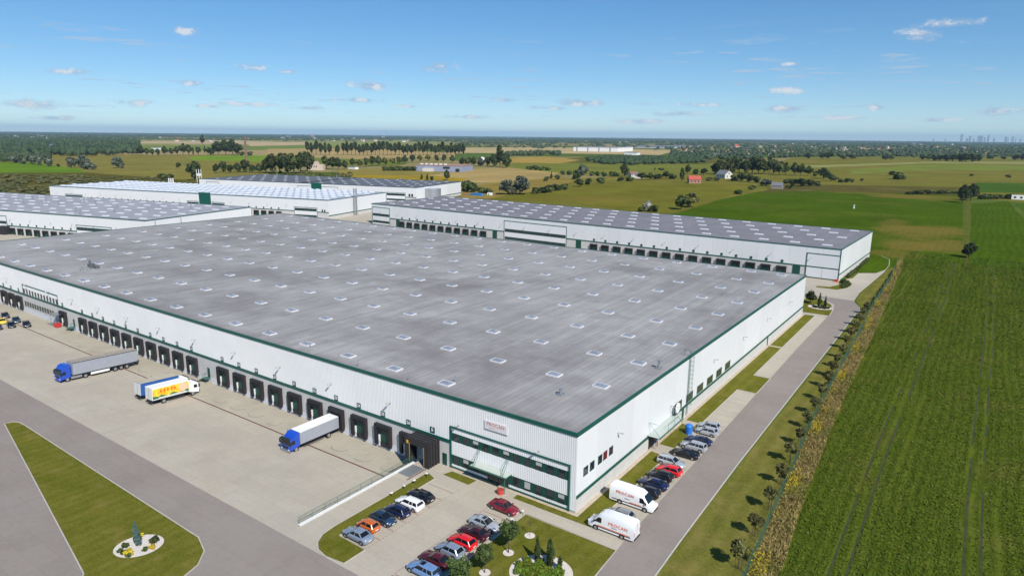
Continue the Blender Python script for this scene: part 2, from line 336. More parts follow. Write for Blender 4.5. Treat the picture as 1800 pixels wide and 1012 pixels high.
# the yard: level apron at the docks, a drain channel, then a ramp up to road level
mb = MB(); mb.add([(YX0, YY0, 0), (YX1, YY0, 0), (YX1, DR, -1.15), (YX0, DR, -1.15)], [(0, 1, 2, 3)]); tag(mb.build('yard_paving', G['paver']), kind='structure')
mb = MB(); mb.add([(YX0, DR, -1.15), (YX1, DR, -1.15), (YX1, 0.2, -1.15), (YX0, 0.2, -1.15)], [(0, 1, 2, 3)]); tag(mb.build('dock_apron_paving', G['apron']), kind='structure')
sheet('drain_channel', [(YX0, DR - 0.14), (YX1 - 0.01, DR - 0.14), (YX1 - 0.01, DR + 0.14), (YX0, DR + 0.14)], -1.128, mat('rusty_drain', (0.12, 0.045, 0.03), 0.8, var=0.3, scale=0.8))
sheet('paving', [(-700, 0.2), (0, 0.2), (0.6, 137), (6.9, 138), (6.8, 165), (3.2, 198), (-1, 200), (-256, 207), (-262, 235), (-300, 395), (-560, 345), (-700, 120)], 0.008, G['paver'])
sheet('parking_paving', [(-28.55, -27.4), (-5.4, -27.4), (-5.4, -4.3), (-5.4, 0.2), (-28.55, 0.2)], 0.010, G['paver'])
sheet('yard_top_paving', [(YX0, -27.4), (YX1, -27.4), (YX1, YY0), (YX0, YY0)], 0.009, G['paver'])
sheet('road', [(-460, -95), (-5.4, -95), (-5.4, -27.4), (-460, -27.4)], 0.016, G['asphalt'])
sheet('side_road', [(9.6, -70), (9.0, -10.5), (8.55, 0), (8.1, 33), (7.0, 100), (6.8, 148), (5.6, 156), (0.5, 163), (-3, 166), (9.7, 166), (10.2, 163), (12.6, 157), (13.6, 152), (13.2, 146), (13.5, 119), (13.8, 69), (14.1, 29), (14.6, 3), (14.9, -7), (16.5, -70)], 0.014, G['asphalt'])
sheet('back_lane', [(-6, 166), (9.7, 166), (9.2, 180), (10.0, 200), (11.0, 228), (10.8, 246), (9.0, 262), (4.6, 271), (-14, 275), (-14, 268), (2.0, 265.5), (3.3, 259), (3.0, 206), (-2, 196), (-6, 196)], 0.018, G['paver'])
sheet('east_verge', [(14.6, 3), (14.9, -7), (16.5, -70), (27, -70), (23.9, 0), (22.6, 19), (21.9, 31), (20.6, 48), (19.0, 84), (17.6, 129), (16.2, 150), (15.0, 215), (12.5, 262), (6, 280), (2, 274), (9.6, 262), (11.3, 246), (11.5, 228), (10.5, 200), (9.8, 180), (10.4, 166.5), (13.0, 157.5), (14.0, 152), (13.7, 146), (14.0, 119), (14.2, 69), (14.4, 29)], 0.022, G['verge'])
sheet('stall_paving', [(3.6, -1.8), (8.6, -1.8), (8.1, 33), (7.6, 62), (3.7, 62)], 0.020, G['paver'])
sheet('stall_paving', [(4.0, 73), (7.45, 73), (7.0, 100), (6.85, 137.5), (3.6, 137.5), (3.7, 100)], 0.020, G['paver'])
sheet('front_path', [(-10.9, -0.6), (-10.9, -4.2), (8.75, -4.3), (8.6, -1.8), (3.6, -1.8), (-9.5, -1.9), (-9.5, -0.6)], 0.020, G['paver'])
sheet('wall_edging', [(-22.8, -0.02), (-22.8, -0.62), (0.75, -0.62), (0.75, 137), (0.02, 137), (0.02, -0.02)], 0.024, G['sand'])
for k, (y0, y1) in enumerate(((-1.75, 24.0), (27.8, 38.4), (40.4, 97.6), (98.6, 136.6))):
    if k == 0: sheet('lawn', [(-9.4, -1.85), (3.55, -1.75), (3.55, 24.0), (0.75, 24.4), (0.75, -0.62), (-9.4, -0.62)], 0.027, G['lawn'])
    elif k == 2: sheet('lawn', [(0.75, y0), (3.65, y0), (3.65, 62.05), (7.58, 62.05), (7.45, 72.95), (3.9, 72.95), (3.7, y1), (0.75, y1)], 0.027, G['lawn'])
    else: sheet('lawn', [(0.75, y0), (3.62, y0), (3.62, y1), (0.75, y1)], 0.027, G['lawn'])
for (y0, y1) in ((24.0, 27.8), (38.4, 40.4), (97.6, 98.6)): sheet('door_path', [(0.75, y0), (3.6, y0), (3.6, y1), (0.75, y1)], 0.0255, G['paver'])
sheet('lawn', [(-22.3, -2.6), (-17.1, -2.75), (-16.9, -1.0), (-21.8, -0.95)], 0.027, G['lawn'])
VERGE = [(-24.7, -3.6), (-22.4, -4.4), (-22.45, -23.25), (-17.35, -23.35), (-17.35, -26.9), (-20.2, -27.3), (-22.2, -26.9), (-23.6, -25.9), (-24.5, -24.3), (-24.75, -22)]
sheet('lawn', VERGE, 0.027, G['lawn'])
ISLAND = [(-5.5, -4.45), (8.7, -4.45), (9.0, -10.5), (9.7, -70), (-5.5, -70)]
sheet('lawn', ISLAND, 0.027, G['lawn'])
sheet('lawn', [(-10.9, -24.9), (-5.5, -24.9), (-5.5, -27.3), (-9.6, -27.2), (-10.9, -26.2)], 0.029, G['lawn'])
TRI = [(-98.6, -35.6), (-98.2, -34.3), (-97.0, -33.8), (-95.0, -33.7), (-37.0, -34.4), (-33.6, -35.6), (-31.6, -37.6), (-30.6, -40.4), (-31.0, -44), (-33.5, -47.8), (-38, -48.6), (-41, -46.6)]
sheet('lawn', TRI, 0.027, G['lawn'])
GARD = [(0.2, 139.5), (7.2, 139.6), (6.6, 147), (5.0, 155), (0.5, 161.5), (-4, 163), (-4, 139.5)]
sheet('lawn', GARD, 0.030, G['lawn'])
sheet('lawn', [(0.4, 204), (2.7, 205), (3.0, 258), (0.4, 262)], 0.030, G['lawn'])
sheet('lawn', [(-5, 180.5), (2.0, 180.5), (4.4, 186), (4.8, 194), (2.2, 202), (-0.3, 196.4), (1.0, 190), (-1.0, 184), (-5.0, 183)], 0.030, G['lawn'])
sheet('tarmac_patch', [(-300, 139), (-262, 139), (-262, 200), (-300, 190)], 0.012, G['paver'])
sheet('lawn', [(-296, 176), (-262, 185), (-262, 198), (-296, 194)], 0.030, G['lawn'])
def kerb(pts, closed=True, w=0.14, h=0.09, name='kerb'):
    mb = MB(); n = len(pts); P = [Vector((p[0], p[1])) for p in pts]
    L_, R__ = [], []
    for i in range(n):
        a = P[i - 1] if (closed or i > 0) else P[i]; b = P[(i + 1) % n] if (closed or i < n - 1) else P[i]
        d = (b - a).normalized(); nn = Vector((-d.y, d.x)); L_.append(P[i] + nn * w / 2); R__.append(P[i] - nn * w / 2)
    m = n if closed else n - 1
    for i in range(m):
        j = (i + 1) % n
        a, b, c, d = R__[i], R__[j], L_[j], L_[i]
        mb.add([(a.x, a.y, 0.001), (b.x, b.y, 0.001), (c.x, c.y, 0.001), (d.x, d.y, 0.001), (a.x, a.y, h), (b.x, b.y, h), (c.x, c.y, h), (d.x, d.y, h)],
               [(4, 5, 6, 7), (0, 1, 5, 4), (2, 3, 7, 6)])
    return tag(mb.build(name, MAT['kerb']), kind='structure')
kerb(TRI); kerb(VERGE); kerb([(-5.5, -70), (-5.5, -4.45), (8.7, -4.45), (9.0, -10.5), (9.7, -70)], False); kerb(GARD, w=0.2)
kerb([(16.5, -70), (14.9, -7), (14.6, 3), (14.1, 29), (13.8, 69), (13.5, 119), (13.2, 146), (13.6, 152), (12.6, 157), (10.2, 163), (9.7, 166), (9.2, 180), (10.0, 200), (11.0, 228), (10.8, 246), (9.0, 262), (4.6, 271)], False, w=0.2)
kerb([(3.6, -1.8), (3.7, 62), (7.6, 62), (7.5, 73), (3.9, 73), (3.6, 137.5), (6.9, 138)], False)
kerb([(-10.9, -24.9), (-5.5, -24.9)], False)
# red stall lines laid in the paving
mb = MB(); redline = mat('red_paver_line', (0.27, 0.12, 0.085), 0.9, var=0.15, scale=3)
for k in range(8):
    y = -23.2 + 2.45 * k; mb.quad((-22.3, y - 0.05, .032), (-17.4, y - 0.05, .032), (-17.4, y + 0.05, .032), (-22.3, y + 0.05, .032))
    y = -24.7 + 2.5 * k + 0.05; mb.quad((-10.8, y - 0.05, .032), (-5.7, y - 0.05, .032), (-5.7, y + 0.05, .032), (-10.8, y + 0.05, .032))
y = -27.0
while y < -4.5:
    mb.quad((-17.42, y, .032), (-17.34, y, .032), (-17.34, y + 0.3, .032), (-17.42, y + 0.3, .032)); mb.quad((-10.95, y, .032), (-10.87, y, .032), (-10.87, y + 0.42, .032), (-10.95, y + 0.42, .032)); y += 0.6
y = -1.0
while y < 137:
    if not 61.5 < y < 73.5:
        for j in range(8): x = 3.9 + j * 0.56; mb.quad((x, y - 0.04, .032), (x + 0.3, y - 0.04, .032), (x + 0.3, y + 0.04, .032), (x, y + 0.04, .032))
    y += 2.5
tag(mb.build('stall_lines', redline), kind='structure')
# rubber tyre scuffs curving in front of the docks
mb = MB(); scuff = mat('tyre_scuff', (0.20, 0.175, 0.135), 0.95, var=0.3, scale=2)
for n in range(7, 27):
    x = -44.1 - 6.0 * (24 - n) - 0.3; rx, ry = rnd.uniform(1.5, 1.9), rnd.uniform(1.0, 1.4); y = -4.6 + rnd.uniform(-.4, .3)
    T = np.linspace(-2.9 + rnd.uniform(0, .8), 0.3 + rnd.uniform(-.5, .4), 14)
    for a, b in zip(T[:-1], T[1:]):
        q = []
        for t, w in ((a, 0), (b, 0), (b, .13), (a, .13)): q.append((x + (rx + w) * math.cos(t), y + (ry + w) * math.sin(t), -1.138))
        mb.quad(*q)
tag(mb.build('tyre_marks', scuff), kind='structure')
# fields near the site
WEED = [(27.6, -70), (27.2, 0), (25.6, 19), (24.3, 40), (22.7, 70), (21.0, 118), (18.4, 180), (15.5, 243), (13.5, 268)]
FENCE = [(27.0, -70), (23.9, 0), (22.6, 19), (21.9, 31), (20.6, 48), (19.0, 84), (17.6, 129), (16.2, 150), (15.0, 215), (12.5, 262)]
sheet('weed_strip', [(p[0] - 0.0, p[1]) for p in FENCE] + [(13.5, 268)] + list(reversed(WEED[:-1])), 0.030, G['weeds'])
sheet('crop_field', WEED[:-1] + [(12.6, 285), (34, 300), (60, 306), (150, 320), (600, 330), (600, -200), (60, -200)], 0.020, G['crop'])

mb = MB(); ys = np.arange(-60, 292, 6.0)
for k in (0, 1, 3, 4, 6):
    for off in (1.0, 2.8):
        for ya, yb in zip(ys[:-1], ys[1:]):
            xa, xb = 31 + 13.5 * k + off - .35 * math.sin(ya * .03), 31 + 13.5 * k + off - .35 * math.sin(yb * .03)
            if xa < np.interp(ya, [p[1] for p in WEED], [p[0] for p in WEED]) + 1.2: continue
            if rnd.random() < .22: continue
            mb.quad((xa - .15, ya, .028), (xa + .15, ya, .028), (xb + .15, yb, .028), (xb - .15, yb, .028))
tag(mb.build('wheel_tracks', mat('damp_soil', (0.034, 0.042, 0.009), 0.95, var=0.4, scale=0.5)), kind='structure')

# ------------------------------------------------------------------ warehouses
def text_mesh(s, size, m, depth=0.006, spacing=1.0, bold=0.0):
    cu = bpy.data.curves.new('lettering', 'FONT'); cu.body = s; cu.size = size; cu.align_x = 'CENTER'; cu.align_y = 'CENTER'; cu.extrude = depth; cu.space_character = spacing; cu.offset = bold; cu.resolution_u = 2
    o = bpy.data.objects.new('tmp_text', cu); COL.objects.link(o)
    bpy.context.view_layer.update()
    me = bpy.data.meshes.new_from_object(o.evaluated_get(bpy.context.evaluated_depsgraph_get())); me.materials.clear(); me.materials.append(m); me.name = 'lettering'
    bpy.data.objects.remove(o); bpy.data.curves.remove(cu); return me
def corrugated(mb, x0, x1, z0, z1, y=0.0, pitch=0.34, depth=0.022, mi=0):
    """trapezoid-ribbed sheet in the plane y, ribs standing out towards -y"""
    n = max(1, int(round((x1 - x0) / pitch))); p = (x1 - x0) / n; row = []
    for i in range(n):
        x = x0 + i * p
        row += [(x, y), (x + 0.30 * p, y), (x + 0.42 * p, y - depth), (x + 0.88 * p, y - depth)]
    row.append((x1, y)); b = len(mb.v)
    mb.v += [(a, c, z0) for a, c in row] + [(a, c, z1) for a, c in row]; m = len(row)
    for i in range(m - 1): mb.f.append((b + i, b + i + 1, b + m + i + 1, b + m + i)); mb.m.append(mi)
ROOFM = {}
def roof_mat(name, c1, c2, strip=1.05, streak=0.15, patch=(0.200, 0.184, 0.178)):
    m = bpy.data.materials.new(name); m.use_nodes = True; nt = m.node_tree; N = nt.nodes; L = nt.links
    b = N['Principled BSDF']; b.inputs['Roughness'].default_value = 0.75; b.inputs['Specular IOR Level'].default_value = 0.35
    tc = N.new('ShaderNodeTexCoord'); P = tc.outputs['Object']
    def noise(sc, det=5, st=(1, 1, 1), off=(0, 0, 0), rough=0.6):
        mp = N.new('ShaderNodeMapping'); mp.inputs['Scale'].default_value = st; mp.inputs['Location'].default_value = off; L.new(P, mp.inputs[0])
        n = N.new('ShaderNodeTexNoise'); n.inputs['Scale'].default_value = sc; n.inputs['Detail'].default_value = det; n.inputs['Roughness'].default_value = rough; L.new(mp.outputs[0], n.inputs['Vector']); return n.outputs['Fac']
    def mr(v, a, b_, c=0.0, d=1.0):
        n = N.new('ShaderNodeMapRange'); L.new(v, n.inputs[0])
        for k, x in zip((1, 2, 3, 4), (a, b_, c, d)): n.inputs[k].default_value = x
        return n.outputs[0]
    def mix(f, a, b_):
        n = N.new('ShaderNodeMix'); n.data_type = 'RGBA'; L.new(f, n.inputs['Factor'])
        for k, x in (('A', a), ('B', b_)):
            if isinstance(x, tuple): n.inputs[k].default_value = (*x, 1)
            else: L.new(x, n.inputs[k])
        return n.outputs['Result']
    col = mix(mr(noise(0.045, 6), 0.33, 0.67), c1, c2)
    # long felt sheets: each strip a little lighter or darker, dirt drawn out along them
    sx = N.new('ShaderNodeSeparateXYZ'); L.new(P, sx.inputs[0])
    fl = N.new('ShaderNodeMath'); fl.operation = 'DIVIDE'; L.new(sx.outputs[0], fl.inputs[0]); fl.inputs[1].default_value = strip
    fo = N.new('ShaderNodeMath'); fo.operation = 'FLOOR'; L.new(fl.outputs[0], fo.inputs[0])
    wn = N.new('ShaderNodeTexWhiteNoise'); wn.noise_dimensions = '1D'; L.new(fo.outputs[0], wn.inputs['W'])
    h = N.new('ShaderNodeHueSaturation'); L.new(col, h.inputs['Color']); L.new(mr(wn.outputs['Value'], 0, 1, 1 - streak * 0.35, 1 + streak * 0.35), h.inputs['Value']); col = h.outputs[0]
    h = N.new('ShaderNodeHueSaturation'); L.new(col, h.inputs['Color']); L.new(mr(noise(0.6, 6, (1, 0.07, 1)), 0.3, 0.7, 1 - streak, 1 + streak * 0.7), h.inputs['Value']); col = h.outputs[0]
    col = mix(mr(noise(0.028, 7, (1, 1.5, 1), (40, 7, 0), 0.68), 0.49, 0.66, 0, 0.78), col, patch)
    h = N.new('ShaderNodeHueSaturation'); L.new(col, h.inputs['Color']); L.new(mr(noise(0.22, 6, (1, .6, 1), (5, 5, 0), .7), 0.3, 0.7, .86, 1.12), h.inputs['Value']); col = h.outputs[0]
    ed_ = N.new('ShaderNodeMath'); ed_.operation = 'MULTIPLY_ADD'; L.new(noise(0.5, 5), ed_.inputs[0]); ed_.inputs[1].default_value = -5.0; L.new(sx.outputs[1], ed_.inputs[2])
    col = mix(mr(ed_.outputs[0], -2.2, 0.2, .7, 0.0), col, (0.20, 0.18, 0.165))
    fr = N.new('ShaderNodeMath'); fr.operation = 'FRACT'; L.new(fl.outputs[0], fr.inputs[0])
    col = mix(mr(fr.outputs[0], 0.0, 0.16, 0.55, 0.0), col, tuple(x * 0.45 for x in c1))
    L.new(col, b.inputs['Base Color'])
    bn = N.new('ShaderNodeBump'); bn.inputs['Strength'].default_value = 0.5; bn.inputs['Distance'].default_value = 0.06
    hh = N.new('ShaderNodeMath'); hh.operation = 'ADD'; L.new(mr(fr.outputs[0], 0.0, 0.12, 1.0, 0.0), hh.inputs[0]); L.new(noise(1.3, 4, (1, 0.25, 1)), hh.inputs[1])
    L.new(hh.outputs[0], bn.inputs['Height']); L.new(bn.outputs[0], b.inputs['Normal'])
    return m
def skylight_meshes(w, l, h=0.34, dome=False):
    c = MB(); c.box(-w / 2, w / 2, -l / 2, -l / 2 + 0.14, 0, h); c.box(-w / 2, w / 2, l / 2 - 0.14, l / 2, 0, h); c.box(-w / 2, -w / 2 + 0.14, -l / 2 + 0.14, l / 2 - 0.14, 0, h); c.box(w / 2 - 0.14, w / 2, -l / 2 + 0.14, l / 2 - 0.14, 0, h)
    g = MB(); a, b = w / 2 - 0.14, l / 2 - 0.14
    if dome:
        rings = []
        for t in (0, 0.35, 0.65, 0.88): rings.append([(a * (1 - t) ** 0.6 * sx, b * (1 - t) ** 0.6 * sy, h - 0.02 + 0.55 * math.sin(t * 1.57)) for sx, sy in ((-1, -1), (1, -1), (1, 1), (-1, 1))])
        g.loft(rings)
    else:
        z = h - 0.03; g.add([(-a, -b, z), (a, -b, z), (a, b, z), (-a, b, z), (-a * .35, 0, z + 0.34), (a * .35, 0, z + 0.34)], [(0, 1, 5, 4), (1, 2, 5), (2, 3, 4, 5), (3, 0, 4)])
    return c.mesh('curb', MAT['skycurb']), g.mesh('glazing', mat('milky_dome', (0.60, 0.65, 0.71), 0.25, rand=0.06) if dome else MAT['skyglass'])
SKY_ME = skylight_meshes(2.5, 1.8, 0.22); SKY_FLAT = tuple([skylight_meshes(3.6, 1.5, 0.25)[0], MB().box(-1.66, 1.66, -.61, .61, .2, .34).mesh('glazing', mat('milky_rooflight', (0.68, 0.70, 0.73), 0.3, rand=0.06))]); SKY_SMALL = tuple([skylight_meshes(2.6, 1.3, 0.2)[0], MB().box(-1.16, 1.16, -.51, .51, .16, .26).mesh('glazing', mat('grey_rooflight', (0.36, 0.38, 0.41), 0.3, rand=0.06))]); SKY_DOME = skylight_meshes(3.6, 2.8, 0.3, True)
def skylights(root, spots, z, kind, jitter=0.0):
    for (x, y) in spots:
        s = inst('skylight', kind[0], root, (x, y, z)); inst('glazing', kind[1], s)
# loading dock: padded shelter, door, bumpers
def dock_meshes():
    sh = MB(); w = 1.82
    sh.box(-w, w, -0.62, 0, 2.72, 3.32); sh.box(-w, -w + 0.50, -0.62, 0, -0.35, 2.72); sh.box(w - 0.50, w, -0.62, 0, -0.35, 2.72)
    sh.box(-w + 0.50, w - 0.50, -0.40, -0.30, 2.05, 2.72)
    ed = MB(); ed.box(-0.025, 0.025, -0.66, 0, -0.35, 3.34)
    dr = MB()
    for k in range(5): dr.box(-1.31, 1.31, -0.10, -0.04, 0.02 + k * 0.52, 0.50 + k * 0.52)
    pit = MB(); pit.box(-1.2, 1.2, -0.30, -0.02, -0.75, -0.02); pit.box(-1.75, -1.45, -0.55, -0.02, -0.62, -0.36); pit.box(1.45, 1.75, -0.55, -0.02, -0.62, -0.36)
    br = MB(); br.box(-1.17, -0.92, -0.34, -0.12, -0.3, 1.25); br.box(-1.17, -0.78, -0.34, -0.311, -0.72, 0.25)  # white boxes stand in for the sunlit patch inside the shelter's left side
    return sh.mesh('shelter', MAT['shelter']), ed.mesh('shelter_edge', MAT['maroon']), dr.mesh('door', MAT['greend']), pit.mesh('bumper', MAT['black']), br.mesh('sunlit_jamb', MAT['white'])
DOCK = dock_meshes()
def dock(root, x, y=0.0, z=0.0, full=True):
    s = inst('dock_shelter', DOCK[0], root, (x, y, z))
    inst('shelter_edge', DOCK[1], s, (1.847, 0, 0)); inst('shelter_edge', DOCK[1], s, (-1.847, 0, 0)); inst('door', DOCK[2], s); inst('bumper', DOCK[3], s)
    if full: inst('sunlit_patch', DOCK[4], s)
    return s
SIGN = MB().box(-0.48, 0.48, -0.05, 0, -0.48, 0.48).mesh('number_board', MAT['greend'])
def number_sign(root, x, z, txt, y=-0.05, lettering=True):
    s = inst('number_sign', SIGN, root, (x, y, z))
    if lettering: inst('numeral', text_mesh(txt, 0.78, MAT['white'], bold=0.02), s, (0, -0.058, 0), (math.pi / 2, 0, 0))
def lamp_mesh():
    mb = MB(); mb.box(-0.10, 0.10, -0.10, 0, -0.12, 0.12); mb.tube((0, -0.05, 0.0), (0, -0.75, 0.1), 0.06, 6)
    mb.extr([(-0.16, 0.02), (0.16, 0.02), (0.16, 0.16), (-0.16, 0.20)], -0.98, -0.55); return mb.mesh('wall_lamp', mat('lamp_grey', (0.42, 0.43, 0.44), 0.5))
LAMP = lamp_mesh()

# ---- main warehouse: corner at the origin, long dock front along -X, side wall along +Y
HM, LX, LY = 12.0, 254.0, 137.0
wh = empty('warehouse', (0, 0, 0), 0, 'large white warehouse with green trim and grey felt roof, nearest of all', 'warehouse')
mb = MB()
corrugated(mb, -LX, -22.95, 4.68, 11.62); corrugated(mb, -22.95, -0.02, 7.16, 11.62); corrugated(mb, -22.7, -1.15, 6.06, 6.90, pitch=0.32); corrugated(mb, -22.7, -1.15, 2.32, 4.66, pitch=0.32); corrugated(mb, -22.7, -1.15, 0.32, 0.74, pitch=0.32); corrugated(mb, -0.92, -0.02, 0.30, 7.16, pitch=0.3)
mb.build('ribbed_cladding', MAT['cladding'], wh)
mb = MB(); mb.box(-LX, -22.98, 0.06, 0.4, -1.3, 4.68); mb.box(-LX, -0.01, 0.06, 0.4, 4.68, 11.6); mb.box(-22.98, -0.01, 0.06, 0.4, -0.1, 4.68)
mb.box(-0.4, -0.03, 0.4, LY, -0.1, 11.6); mb.box(-LX, -LX + 0.4, 0.4, LY, -0.1, 11.6); mb.box(-LX + 0.4, -0.4, LY - 0.4, LY, -0.1, 11.6)
mb.build('wall_core', MAT['concrete'], wh)
# precast plinth panels of the dock front, one every six metres with open joints
n = 39
for k in range(n):
    x1 = -22.98 - k * 6.0; x0 = max(-LX, x1 - 6.0)
    if x1 - x0 < 1: continue
    MB().box(x0 + 0.015, x1 - 0.015, 0.0, 0.06, 0.02, 4.1).build('wall_panel', MAT['concrete'], wh); MB().box(x0 + 0.015, x1 - 0.015, -0.05, 0.06, -1.2, 0.0).build('plinth_panel', MAT['plinth'], wh)
# side wall: smooth sandwich panels over a concrete plinth
for k in range(23):
    y0, y1 = k * 6.0, min(LY, k * 6.0 + 6.0)
    if y1 - y0 < 1: continue
    MB().box(-0.03, 0.03, y0 + 0.01, y1 - 0.01, 2.62, 11.62).build('wall_panel', MAT['panel'], wh); MB().box(-0.03, 0.06, y0 + 0.01, y1 - 0.01, -0.05, 2.1).build('plinth_panel', MAT['concrete'], wh)
mb = MB()
mb.box(-LX - 0.1, 0.12, -0.14, 0.10, 11.62, 12.16); mb.box(-0.12, 0.12, 0.10, LY + 0.1, 11.62, 12.16); mb.box(-LX - 0.1, -LX + 0.12, 0.1, LY + 0.1, 11.7, 12.16); mb.box(-LX + 0.12, -0.12, LY - 0.12, LY + 0.1, 11.7, 12.16)
mb.build('roof_trim', MAT['green'], wh)
mb = MB(); mb.box(-LX, -22.95, -0.10, 0.02, 4.12, 4.68); mb.box(0.02, 0.11, 0.2, LY - 0.1, 2.1, 2.62); mb.build('green_band', MAT['green'], wh)
mb = MB(); mb.add([(-LX, 0, 12.02), (0, 0, 12.02), (0, LY, 12.02), (-LX, LY, 12.02)], [(0, 1, 2, 3)])
mb.build('roof', roof_mat('felt_roof', (0.268, 0.256, 0.248), (0.372, 0.358, 0.348)), wh)
spots = []
for j in range(10):
    y = 3.8 + 14.3 * j
    if y > LY - 2: break
    for i in range(21):
        x = -27.0 - 11.82 * i
        if x < -LX + 3: break
        spots.append((x, y))
    if j: spots += [(-15.0, y), (-6.0, y)]
skylights(wh, spots, 12.02, SKY_ME)
# office front at the near corner
mb = MB(); mb.box(-22.95, -22.7, -0.16, 0.05, 0.0, 7.16); mb.box(-1.15, -0.92, -0.16, 0.05, 0.0, 7.16); mb.box(-22.7, -1.15, -0.16, 0.05, 6.92, 7.16); mb.box(-22.7, -1.15, -0.14, 0.05, 0.18, 0.30); mb.build('office_frame', MAT['green'], wh)
def office_band(z0, z1, door=False):
    b = MB(); b.box(-22.7, -1.15, -0.02, 0.05, z0, z1); b.build('window_band', MAT['greend'], wh)
    for k in range(11):
        xa = -22.2 + k * 1.94; xb = xa + 1.05
        if door and -17.4 < xa < -10.6: continue
        f = MB().box(xa, xb, -0.045, -0.021, z0 + 0.12, z1 - 0.12).build('window', MAT['glass'], wh)
        fr = MB(); fr.box(xa - 0.06, xa, -0.07, -0.02, z0 + 0.06, z1 - 0.06); fr.box(xb, xb + 0.06, -0.07, -0.02, z0 + 0.06, z1 - 0.06); fr.box(xa, xb, -0.07, -0.02, z1 - 0.12, z1 - 0.06); fr.box(xa, xb, -0.07, -0.02, z0 + 0.06, z0 + 0.12); fr.build('frame', MAT['greend'], f)
        if (k * 7 + int(z0 * 3)) % 3 == 0: MB().box(xa, xb, -0.05, -0.046, z0 + 0.12 + (z1 - z0) * rnd.choice((0.15, 0.45)), z1 - 0.12).build('blind', MAT['blind'], f)
office_band(4.66, 6.06); office_band(0.74, 2.32, True)
# glazed entrance under a canopy
mb = MB(); mb.box(-15.4, -11.5, -0.055, -0.03, 0.05, 2.4); ent = mb.build('entrance_doors', MAT['glass'], wh)
fr = MB()
for x in (-15.4, -14.4, -13.45, -12.5, -11.5): fr.box(x - 0.05, x + 0.05, -0.1, -0.056, 0.0, 2.45)
fr.box(-15.4, -11.5, -0.1, -0.056, 2.4, 2.5); fr.box(-15.4, -11.5, -0.1, -0.056, 1.05, 1.12); fr.build('frame', MAT['greend'], ent)
cn = MB().box(-17.6, -10.9, -1.75, -0.15, 2.62, 2.69).build('canopy', mat('canopy_glass', (0.47, 0.52, 0.46), 0.3), wh)
cf = MB()
for x in (-17.6, -15.4, -13.1, -10.9): cf.box(x - 0.05, x + 0.05, -1.75, -0.15, 2.51, 2.615)
cf.box(-17.65, -10.85, -1.83, -1.755, 2.49, 2.72); cf.box(-17.65, -10.85, -1.0, -0.95, 2.51, 2.61)
for x in (-17.0, -11.6):
    for dx in (-0.16, 0.16): cf.tube((x + dx, -0.1, 5.0), (x + dx, -1.7, 2.7), 0.035, 5)
cf.tube((-11.1, -1.7, 0), (-11.1, -1.7, 2.6), 0.06, 6); cf.build('canopy_frame', MAT['railgreen'], cn)
# sign board
sg = MB().box(-16.0, -11.85, -0.16, -0.06, 8.62, 10.0).build('sign_board', mat('sign_white', (0.72, 0.70, 0.71), 0.5), wh)
inst('lettering', text_mesh('PROCAN', 0.80, mat('sign_red', srgb(196, 104, 92), 0.5), spacing=1.02), sg, (-13.92, -0.17, 9.52), (math.pi / 2, 0, 0)); inst('lettering', text_mesh('serwis', 0.42, mat('sign_pale_red', srgb(214, 160, 150), 0.5)), sg, (-14.6, -0.17, 8.98), (math.pi / 2, 0, 0))
MB().box(-16.05, -11.8, -0.14, -0.07, 8.52, 8.61).build('sign_ledge', MAT['greyprint'], sg)
# docks with their numbers
for n in list(range(17, 27)) + list(range(7, 17)) + [6, 5, 4, 3]:
    x = -32.0 - 6.0 * (26 - n) if n >= 17 else (-97.9 - 5.9 * (16 - n) if n >= 7 else {6: -162.9, 5: -192.9, 4: -198.7, 3: -204.6}[n])
    number_sign(wh, x, 5.24, str(n)); dock(wh, x + 0.15)
number_sign(wh, -26.7, 5.40, 'B')
for k in range(17): inst('wall_lamp', LAMP, wh, (-6.2 - 14.95 * k, -0.04, 7.75))
# drive-in door with a deep black bellows shelter
bl = MB()
for k in range(8):
    y1, y0 = -0.05 - 0.33 * k, -0.05 - 0.33 * (k + 1) + 0.08; e = 0.08 * (k % 2)
    bl.box(-30.3 + e, -29.65, y0, y1, -0.02, 4.3 - e); bl.box(-25.85, -25.2 - e, y0, y1, -0.02, 4.3 - e); bl.box(-29.65, -25.85, y0, y1, 3.55, 4.3 - e)
bs = bl.build('bellows_shelter', MAT['black'], wh)
b2 = MB(); b2.box(-30.38, -29.2, -2.76, -2.70, 0, 4.36); b2.box(-26.3, -25.12, -2.76, -2.70, 0, 4.36); b2.box(-29.2, -26.3, -2.76, -2.70, 3.3, 4.36); b2.build('shelter_face', MAT['black'], bs)
st = MB()
for k in range(9): st.box(-29.36, -29.24, -2.78, -2.765, 0.3 + k * 0.36, 0.52 + k * 0.36); st.box(-26.26, -26.14, -2.78, -2.765, 0.3 + k * 0.36, 0.52 + k * 0.36)
st.box(-29.9, -29.5, -2.78, -2.765, 3.3, 3.85); st.build('hazard_marks', MAT['yellow'], bs)
for k in range(7): MB().box(-29.15 + k * 0.4, -28.77 + k * 0.4, -1.2 - 0.05 * (k % 2), -1.16 - 0.05 * (k % 2), 0.05 + (0.45 * abs(k - 2) if k > 2 else 0), 3.3).build('strip_curtain', mat('clear_strip', (0.30, 0.34, 0.36), 0.15), bs)
MB().box(-24.6, -23.7, -0.07, -0.02, -0.02, 2.05).build('door', MAT['greend'], wh)
